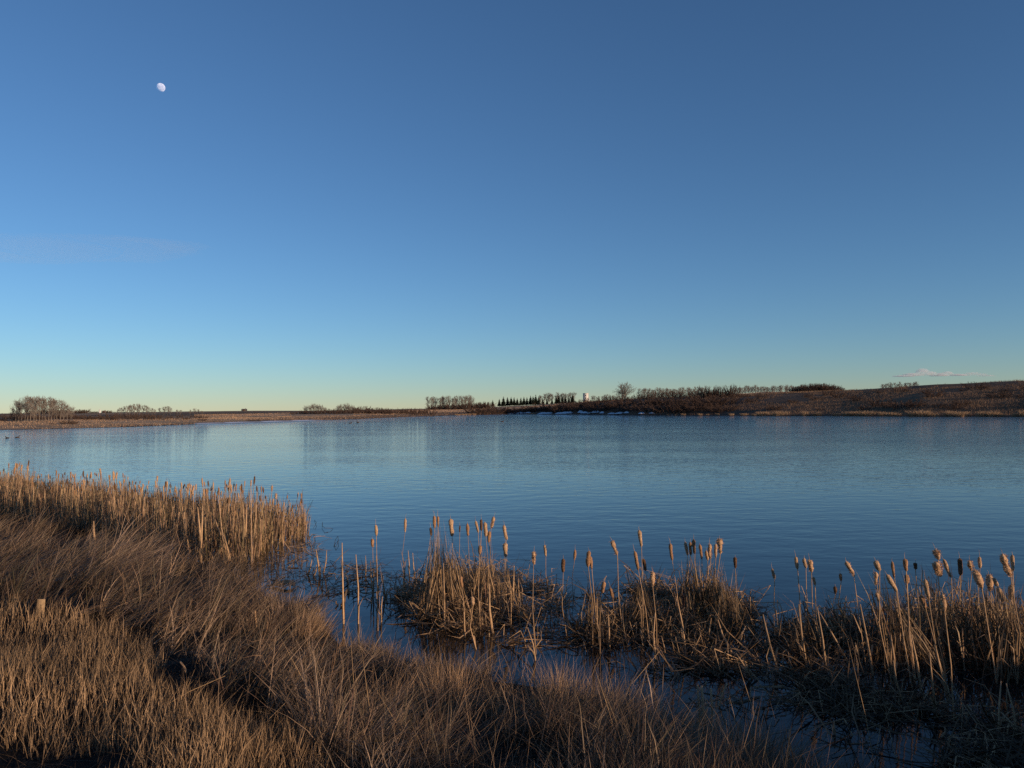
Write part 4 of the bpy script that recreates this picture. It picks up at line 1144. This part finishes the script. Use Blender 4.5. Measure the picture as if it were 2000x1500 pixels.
for k, (x, y) in enumerate(pts):
    qx, zt = bed_height(x, y)
    hh = float(np.clip(zt, 0.75, 1.75)) * (rng.uniform(0.84, 1.06) if rng.random() < .7 else rng.uniform(.55, .85))
    s = hh / 1.47
    pr = protos[k % 9]
    if pr.name not in used:
        used.add(pr.name); pr.location = (float(x), float(y), 0.0); pr.scale = (1.15, 1.15, s); pr.rotation_euler = (0, 0, rng.random() * 6.28)
    else:
        pr = copy_tree(pr, (x, y, 0.0), rng.random() * 6.28, (1.15, 1.15, s), rng.normal() * .03, rng.normal() * .03)
    where = 'at the open water tip of' if qx > 480 else ('midway along' if qx > 220 else 'towards the grassy bank end of')
    size = 'tall' if s > .98 else ('mid height' if s > .78 else 'short')
    pr['label'] = f"{size} {pr['label'].split(' cattail')[0].replace('tall ', '').replace('mid height ', '').replace('short ', '')} cattail {where} the long reed bed"

def reed_leaves(mb, pts, hts, wid, lean_sd, kink, tone_lo=.55, tone_hi=1.2, z0=-.05, mean_x=0.0):
    n = len(pts)
    P0 = np.concatenate([pts, np.full((n, 1), z0)], 1)
    D = np.concatenate([rng.normal(size=(n, 2)) * lean_sd + np.array([mean_x, 0]), np.ones((n, 1))], 1); D /= np.linalg.norm(D, axis=1)[:, None]
    k1 = rng.uniform(.45, .85, n)
    A_ = P0 + D * (hts * k1 * .5)[:, None]; B_ = P0 + D * (hts * k1)[:, None]
    br = rng.random(n) < kink
    th = rng.random(n) * 6.28
    drop = np.stack([np.cos(th), np.sin(th), rng.uniform(-1.2, .3, n)], 1)
    E = np.where(br[:, None], B_ + drop * (hts * (1 - k1) * .9)[:, None], P0 + D * hts[:, None] + rng.normal(size=(n, 3)) * .03)
    E[:, 2] = np.maximum(E[:, 2], 0.01)
    th2 = rng.random(n) * 6.28
    side = np.stack([np.cos(th2), np.sin(th2), np.zeros(n)], 1)
    tone = rng.uniform(tone_lo, tone_hi, (n, 1)) * np.array([[1, .97, .92]]) + rng.normal(size=(n, 3)) * .03
    mb.strips(np.stack([P0, A_, B_, E], 1), np.stack([wid, wid, wid * .85, wid * .1], 1), side, np.clip(tone, .1, 2))
mb = MB()
p_ = sample_poly(BED, 9000); qx, zt = project(p_[:, 0], p_[:, 1], np.zeros(len(p_)))[0], None
ht = np.array([np.clip(at_depth(a, bed_top(a), b)[2], .7, 1.75) for a, b in zip(qx, p_[:, 1])]) * rng.uniform(.4, .95, len(p_))
reed_leaves(mb, p_, ht, rng.uniform(.008, .018, len(p_)), .12, .45, .25, 1.1)
p_ = sample_poly(BED, 3500)
reed_leaves(mb, p_, rng.uniform(.2, .5, len(p_)), rng.uniform(.01, .02, len(p_)), .8, .6, .35, .9)
p_ = sample_poly(BED, 4000)
reed_leaves(mb, p_, rng.uniform(.4, 1.1, len(p_)), rng.uniform(.008, .016, len(p_)), .22, .5, .15, .6)
tag(mb.build('reed_leaves', M['reed']), 'standing and broken dry leaves filling the long reed bed', 'reeds', None, 'stuff')

# ------------------------------------------------------------------ thatch clumps
def ragged(poly, n):
    out = np.zeros((0, 2))
    while len(out) < n:
        q = sample_poly(poly, n * 2)
        out = np.vstack([out, q[fbm(q[:, 0] * 1.8, q[:, 1] * 1.8, 201) + rng.normal(size=len(q)) * .05 > .42]])
    return out[:n]
def clump(name, poly_px, n_up, n_low, hmax, label, tone=(.45, 1.1), peaks=(), up_px=None, n_stand=0, stand_h=1.0, stand_lean=0.0):
    poly = [tuple(at_z(px, py)[:2]) for px, py in poly_px]
    mb = MB()
    p_ = ragged(poly, n_up)
    reed_leaves(mb, p_, rng.uniform(.25, 1.0, n_up) * hmax, rng.uniform(.006, .015, n_up), .62, .65, *tone)
    p_ = ragged(poly, n_low)
    n = n_low; th = rng.random(n) * 6.28; L = rng.uniform(.15, .55, n)
    z0 = rng.uniform(0.0, .20, n) * hmax
    D = np.stack([np.cos(th), np.sin(th), rng.normal(size=n) * .45], 1)
    a = np.concatenate([p_, z0[:, None]], 1); b = a + D * L[:, None] * .6; c = b + (D + rng.normal(size=(n, 3)) * .5) * L[:, None] * .4
    for q in (a, b, c): q[:, 2] = np.maximum(q[:, 2], .004)
    side = np.stack([-np.sin(th), np.cos(th), rng.normal(size=n) * .6], 1)
    w_ = rng.uniform(.006, .014, n)
    mb.strips(np.stack([a, (a + b) / 2, b, c], 1), np.stack([w_, w_, w_ * .9, w_ * .2], 1), side, rng.uniform(tone[0] * .8, tone[1], (n, 1)) * np.array([[1, .95, .88]]))
    for (px, py, tpx, tpy, cnt, sp) in peaks:                     # bundles of leaves leaning together
        b0 = at_z(px, py); t0 = at_depth(tpx, tpy, b0[1])
        ang = rng.random(cnt) * 6.28; rr = sp * np.sqrt(rng.random(cnt))
        P0 = np.stack([b0[0] + np.cos(ang) * rr, b0[1] + np.sin(ang) * rr * .7, np.full(cnt, -.03)], 1)
        f = rng.uniform(.55, 1.05, cnt)
        E = P0 + (t0[None] + rng.normal(size=(cnt, 3)) * .07 - P0) * f[:, None]
        mid = (P0 + E) / 2 + rng.normal(size=(cnt, 3)) * .03
        th = rng.random(cnt) * 6.28
        side = np.stack([np.cos(th), np.sin(th), np.zeros(cnt)], 1)
        w_ = rng.uniform(.007, .015, cnt)
        mb.strips(np.stack([P0, mid, E], 1), np.stack([w_, w_, w_ * .4], 1), side, rng.uniform(tone[0], tone[1] * 1.1, (cnt, 1)) * np.array([[1, .97, .9]]))
    if up_px:
        pu = [tuple(at_z(px, py)[:2]) for px, py in up_px]
        p_ = ragged(pu, n_stand)
        reed_leaves(mb, p_, rng.uniform(.45, 1.0, n_stand) * stand_h, rng.uniform(.007, .015, n_stand), .22, .45, .22, 1.05, -.05, stand_lean)
    nb = n_low // 14                                               # snapped stalks, folded at a sharp angle
    p_ = ragged(poly, nb); P0 = np.concatenate([p_, np.full((nb, 1), -.03)], 1)
    D = np.concatenate([rng.normal(size=(nb, 2)) * .4, np.ones((nb, 1))], 1); l1 = rng.uniform(.2, .8, nb) * hmax
    K_ = P0 + D * l1[:, None]; th = rng.random(nb) * 6.28
    E = K_ + np.stack([np.cos(th), np.sin(th), rng.uniform(-.9, .15, nb)], 1) * rng.uniform(.15, .5, nb)[:, None]; E[:, 2] = np.maximum(E[:, 2], .0)
    rr_ = rng.uniform(.0035, .0065, nb)
    mb.tubes(np.stack([P0, K_], 1), np.stack([rr_, rr_ * .9], 1), rng.uniform(.6, 1.25, (nb, 1)) * np.array([[1, .96, .88]]), 4)
    mb.tubes(np.stack([K_, E], 1), np.stack([rr_ * .9, rr_ * .5], 1), rng.uniform(.6, 1.3, (nb, 1)) * np.array([[1, .96, .88]]), 4)
    tag(mb.build(name, M['reed']), label, 'reeds', None, 'stuff')
clump('reed_thatch', [(765, 1180), (800, 1140), (860, 1118), (960, 1112), (1060, 1135), (1110, 1170), (1100, 1215), (1010, 1240), (900, 1255), (820, 1230)], 620, 2100, .55,
      'tangled thatch of broken reeds forming the tepee shaped mound', (.22, 1.0), [(868, 1205, 858, 1020, 90, .42), (900, 1190, 885, 1070, 110, .55), (955, 1200, 948, 1070, 70, .35), (830, 1195, 852, 1050, 50, .35), (1000, 1205, 978, 1100, 40, .3)],
      [(820, 1205), (850, 1150), (960, 1150), (1010, 1190), (960, 1215)], 230, .85)
clump('reed_thatch', [(1105, 1215), (1150, 1168), (1250, 1145), (1380, 1142), (1460, 1172), (1490, 1230), (1510, 1300), (1420, 1320), (1330, 1300), (1250, 1272), (1125, 1262)], 900, 2700, .52,
      'tangled dark thatch of broken reeds in the middle clump', (.14, .62), [(1160, 1240, 1158, 1150, 70, .3), (1355, 1210, 1350, 1085, 110, .3), (1400, 1210, 1398, 1100, 90, .35), (1250, 1225, 1248, 1140, 80, .4), (1440, 1240, 1420, 1140, 60, .3)],
      [(1330, 1230), (1335, 1180), (1420, 1180), (1460, 1220), (1440, 1260)], 200, .85)
clump('reed_thatch', [(1495, 1240), (1560, 1225), (1680, 1208), (1800, 1198), (1900, 1195), (2120, 1205), (2160, 1440), (1980, 1420), (1850, 1370), (1700, 1325), (1560, 1310)], 800, 4200, .6,
      'large dark tangle of broken reeds spilling towards the bank', (.10, .5), [(1870, 1290, 1840, 1140, 90, .6), (1950, 1300, 1915, 1140, 90, .6), (1780, 1310, 1735, 1150, 80, .45), (1570, 1280, 1560, 1190, 40, .25), (2000, 1320, 1965, 1150, 80, .5), (2060, 1320, 2055, 1130, 120, .5)],
      [(1680, 1300), (1720, 1230), (1800, 1215), (1900, 1210), (2100, 1215), (2120, 1330), (1960, 1330), (1850, 1350), (1760, 1340)], 560, 1.0, -.16)
clump('reed_thatch', [(1540, 1310), (1700, 1325), (1850, 1370), (2000, 1420), (2180, 1440), (2250, 1620), (1950, 1570), (1650, 1450)], 200, 1700, .28, 'flattened dark reed mat between the big thatch clump and the bank', (.06, .35))
clump('reed_litter', [(600, 1120), (640, 1100), (720, 1105), (790, 1130), (800, 1180), (760, 1200), (700, 1160), (640, 1165)], 45, 260, .22, 'sparse broken reed litter floating in the narrow channel', (.25, .8))
clump('reed_litter', [(900, 1250), (1100, 1240), (1400, 1285), (1600, 1310), (1900, 1400), (2000, 1450), (1900, 1520), (1650, 1460), (1450, 1400), (1200, 1300), (1000, 1275)], 120, 800, .25, 'sparse broken reed litter floating on the black pool', (.1, .7))
clump('reed_litter', [(480, 1110), (560, 1075), (610, 1050), (640, 1090), (600, 1140), (530, 1150)], 60, 200, .25, 'sparse broken reed stubs in the shallows beside the long reed bed', (.35, .9))

# ------------------------------------------------------------------ single reed stalks without heads
def stalk(bx, by, tx_, ty_, wpx, label, group, bend=0.0, tone=1.05):
    b0 = at_z(bx, by); t0 = at_depth(tx_, ty_, b0[1] + rng.uniform(-.05, .1)); d = t0 - b0
    root = empty('reed_stalk', b0, 0, label, 'reed stalk', group)
    r = wpx / F * b0[1] * .5
    c = np.array([[1.05, 1.0, .92]]) * tone * rng.uniform(.85, 1.1)
    MB().tubes(np.stack([-np.array([0, 0, .15]), d * .02, d * .5 + rng.normal(size=3) * .012, d])[None], np.array([[1.1, 1.0, .85, .45]]) * r, c, 6).build('stem', M['reed'], root)
    a = rng.random() * 6.28; o_ = np.array([math.cos(a), math.sin(a), 0])
    h_ = np.linalg.norm(d)
    MB().strips(np.stack([o_ * .003, d * .25 + o_ * .02, d * .4 + o_ * .1, d * .32 + o_ * (.13 + h_ * .1)])[None], np.array([[r * 2.2, r * 2.4, r * 1.8, 0]]), np.array([[-o_[1], o_[0], 0.0]]), c * .8).build('leaf', M['reed'], root)
gch = 'pale stalks standing in the channel'
for q in [(671, 1218, 668, 1060, 4.0), (700, 1218, 695, 1083, 3.6), (738, 1165, 735, 1085, 3.4), (728, 1160, 724, 1095, 3), (752, 1168, 746, 1120, 3.8), (755, 1168, 758, 1150, 3), (764, 1172, 761, 1150, 3),
          (625, 1125, 617, 1073, 4), (613, 1126, 618, 1103, 3.5), (602, 1124, 610, 1090, 3), (632, 1120, 638, 1075, 2.6), (628, 1150, 631, 1134, 3.2), (641, 1163, 640, 1150, 3.6), (682, 1158, 681, 1142, 4.5), (680, 1140, 673, 1118, 3.5),
          (660, 1182, 657, 1172, 3.5), (667, 1183, 668, 1165, 3), (726, 1180, 724, 1168, 3), (745, 1215, 747, 1165, 3), (714, 1125, 714, 1085, 2), (810, 1132, 806, 1080, 2.4), (800, 1128, 797, 1075, 2.2)]:
    stalk(*q, f"{'tall' if q[1] - q[3] > 70 else ('mid height' if q[1] - q[3] > 30 else 'stubby')} {'leaning' if abs(q[0] - q[2]) > 5 else 'upright'} pale reed stalk standing in the narrow channel", gch)
gm = 'bare stalks around the reed mound and the thatch clumps'
for q in [(962, 1236, 956, 1140, 6), (868, 1225, 866, 1100, 3.6), (838, 1195, 830, 1150, 4), (908, 1245, 904, 1160, 3.6), (1046, 1290, 1030, 1225, 3.5), (1340, 1275, 1322, 1165, 4), (1190, 1265, 1188, 1200, 4.5), (1280, 1290, 1280, 1195, 4.2),
          (1420, 1220, 1408, 1150, 3.5), (1445, 1228, 1434, 1150, 4), (1448, 1225, 1444, 1152, 3), (1520, 1312, 1490, 1200, 4.5), (1430, 1278, 1402, 1210, 4.5), (1470, 1325, 1437, 1275, 5), (1480, 1328, 1450, 1285, 4), (1300, 1287, 1292, 1242, 3),
          (1575, 1300, 1560, 1180, 4.5), (1615, 1320, 1596, 1185, 4), (1660, 1300, 1600, 1195, 4), (1705, 1320, 1680, 1180, 4.5), (1748, 1335, 1740, 1240, 4.5), (1765, 1380, 1745, 1290, 4), (1800, 1355, 1780, 1240, 5), (1830, 1400, 1815, 1270, 4), (1855, 1360, 1825, 1260, 5),
          (1630, 1435, 1629, 1410, 4.5), (1890, 1455, 1896, 1430, 6), (1840, 1440, 1845, 1420, 6), (1950, 1435, 1955, 1330, 4), (1985, 1440, 1965, 1335, 4), (1245, 1400, 1243, 1377, 4.5), (1540, 1475, 1543, 1425, 4.5), (957, 1178, 967, 1100, 3), (1000, 1200, 1004, 1105, 5), (1010, 1200, 1012, 1130, 3.5)]:
    hpx = q[1] - q[3]; sl = abs(q[2] - q[0]) / hpx
    stalk(*q, f"{'tall' if hpx > 95 else ('mid height' if hpx > 50 else 'stubby')} {'leaning' if sl > .2 else 'upright'} bare reed stalk {clump_of(q[0])[0]}", gm, 0, .95)
gs = 'tall bare stalks in front of the reed bed'
bedfront = [(30, 1014, 40, 955), (62, 1012, 66, 950), (85, 1008, 88, 955), (118, 1012, 121, 955), (140, 1005, 142, 945), (155, 1010, 153, 950), (186, 1060, 183, 1018), (225, 1046, 222, 960), (232, 1044, 231, 975), (278, 1040, 282, 970), (285, 1042, 288, 985), (327, 1040, 338, 990),
            (340, 1070, 350, 1000), (372, 1085, 360, 1000), (393, 1100, 386, 990), (392, 1102, 396, 987), (403, 1085, 401, 1010), (453, 1100, 432, 1030), (448, 1095, 420, 1015), (475, 1085, 474, 980), (478, 1090, 482, 985), (462, 1060, 456, 1000), (500, 1065, 500, 985), (520, 1060, 508, 1000), (512, 1052, 526, 1010)]
for q in bedfront:
    stalk(*q, 4.2, f"{'tall' if q[1] - q[3] > 75 else 'short'} {'leaning' if abs(q[0] - q[2]) > 9 else 'upright'} pale bare stalk along the front of the long reed bed", gs, 0, 1.1)
# cut reed stubs on the bank
for k, (bx, by, tx_, ty_, w_) in enumerate([(501, 1228, 498, 1192, 4.5), (1392, 1400, 1388, 1345, 5), (1375, 1405, 1370, 1340, 6), (1367, 1398, 1362, 1338, 5), (1400, 1380, 1420, 1335, 4), (370, 1318, 352, 1292, 4.5)]):
    p = hit(bx, by); q = at_depth(tx_, ty_, p[1])
    d = q - p; r_ = w_ / F * p[1] * .5
    o = MB().tubes(np.stack([-np.array([0, 0, .08]), d * .5, d])[None], np.array([[r_, r_ * .95, r_ * .8]]), np.array([[1.15, 1.05, .95]]), 7).build('reed_stub', M['reed'])
    o.location = tuple(float(v) for v in p); tag(o, 'short cut pale reed stub sticking out of the bank grass', 'reed stub', 'cut reed stubs on the bank')

# curled stems of water weed lying half submerged off the reed bed
for k, pth in enumerate([[(612, 1032), (616, 1030), (618, 1024), (614, 1016)], [(630, 1020), (629, 1030), (634, 1036), (645, 1035), (650, 1033)], [(652, 1068), (655, 1058), (660, 1052), (661, 1062), (656, 1072), (653, 1066)], [(606, 1074), (614, 1064), (616, 1052), (612, 1044)],
                         [(644, 1095), (652, 1102), (656, 1107), (648, 1112), (640, 1113)], [(655, 1110), (646, 1120), (636, 1126)], [(770, 1150), (775, 1122), (780, 1120), (788, 1119)], [(690, 1140), (720, 1141), (755, 1139)]]):
    P_ = np.array([at_z(a, b) + np.array([0, 0, .01 + .05 * math.sin(math.pi * i_ / (len(pth) - 1))]) for i_, (a, b) in enumerate(pth)])
    o = MB().tubes((P_ - P_[0])[None], np.full((1, len(pth)), .0045), np.array([[.18, .16, .15]]), 5).build('bent_weed', M['reed'])
    o.location = tuple(float(v) for v in P_[0]); tag(o, 'dark bent weed stem curling out of the still water', 'water weed', 'bent weed stems')
# folded sheaf of reed leaves floating at the channel mouth
p = at_z(553, 1146); mb = MB(); n = 26
t = np.linspace(0, 1, 5)
P_ = np.stack([np.stack([-.20 + .42 * t, np.zeros(5), .02 + .06 * np.sin(t * 2.6)], 1) for _ in range(n)])
P_ += rng.normal(size=(n, 1, 3)) * np.array([.03, .025, .012]); P_[:, :, 2] = np.maximum(P_[:, :, 2], .006); P_[:, -1] += np.array([0.0, 0, -.05]); P_[:, -1, 2] = np.maximum(P_[:, -1, 2], .004)
mb.strips(P_, np.tile(np.array([[.01, .012, .012, .01, 0]]), (n, 1)), np.tile(np.array([[0, .7, .7]]), (n, 1)), rng.uniform(.7, 1.3, (n, 1)) * np.ones((1, 3)))
o = mb.build('folded_reed_sheaf', M['reed']); o.location = tuple(float(v) for v in p); tag(o, 'folded sheaf of pale reed leaves floating by the reed bed tip', 'reeds')

# ------------------------------------------------------------------ wooden survey stake in the grass
p = hit(77, 1212); z = ground_at(p[0], p[1]); u = p[1] / F
root = empty('wooden_stake', (p[0], p[1], z), math.radians(28), 'short square cut wooden stake standing in the long grass', 'stake')
root.rotation_euler = (math.radians(-4), math.radians(4), math.radians(28))
hw = 16 * u * .42; hh = 34 * u + .03
v = [(-hw, -hw * .7, -.15), (hw, -hw * .7, -.15), (hw, hw * .7, -.15), (-hw, hw * .7, -.15), (-hw, -hw * .7, hh), (hw, -hw * .7, hh * .97), (hw, hw * .7, hh * .95), (-hw, hw * .7, hh * .985)]
MB().add(v, None, [(0, 3, 2, 1), (0, 1, 5, 4), (1, 2, 6, 5), (2, 3, 7, 6), (3, 0, 4, 7)], np.array([1.05, 1, .9])).build('post', M['wood'], root)
ct = .004
v2 = [(x_ * .985, y_ * .985, z_ + ct) for x_, y_, z_ in v[4:]]
MB().add(v[4:] + v2, None, [(4, 5, 6, 7), (0, 1, 5, 4), (1, 2, 6, 5), (2, 3, 7, 6), (3, 0, 4, 7)], np.array([1.25, 1.2, 1.1])).build('cut_top', M['wood'], root)
for dz_ in (.35, .7):
    MB().tubes(np.array([[[0.0, -hw * .7 + .001, hh * dz_], [0.0, -hw * .7 - .002, hh * dz_], [0.0, -hw * .7 - .004, hh * dz_]]]), np.array([[.004, .004, .003]]), np.array([[.3, .25, .2]]), 7).build('nail', M['wood'], root)

# ------------------------------------------------------------------ labels of repeated plants say their size
for (lb, gr), items in SIZES.items():
    if len(items) < 6: continue
    hs = np.array([i_[0] for i_ in items]); ws = np.array([i_[1] for i_ in items])
    q1, q2 = np.quantile(hs, [.34, .67]); wm = np.median(ws)
    for h_, w_, o in items:
        word = 'stunted' if h_ < q1 else ('mid height' if h_ < q2 else 'taller')
        if ws.max() - ws.min() > .15: word += ' wide' if w_ > wm else ' narrow'
        o['label'] = word + ' ' + lb.replace('tall bare', 'bare').replace('small bare', 'bare').replace('low brown', 'brown').replace('low dark', 'dark').replace('low bare', 'bare')
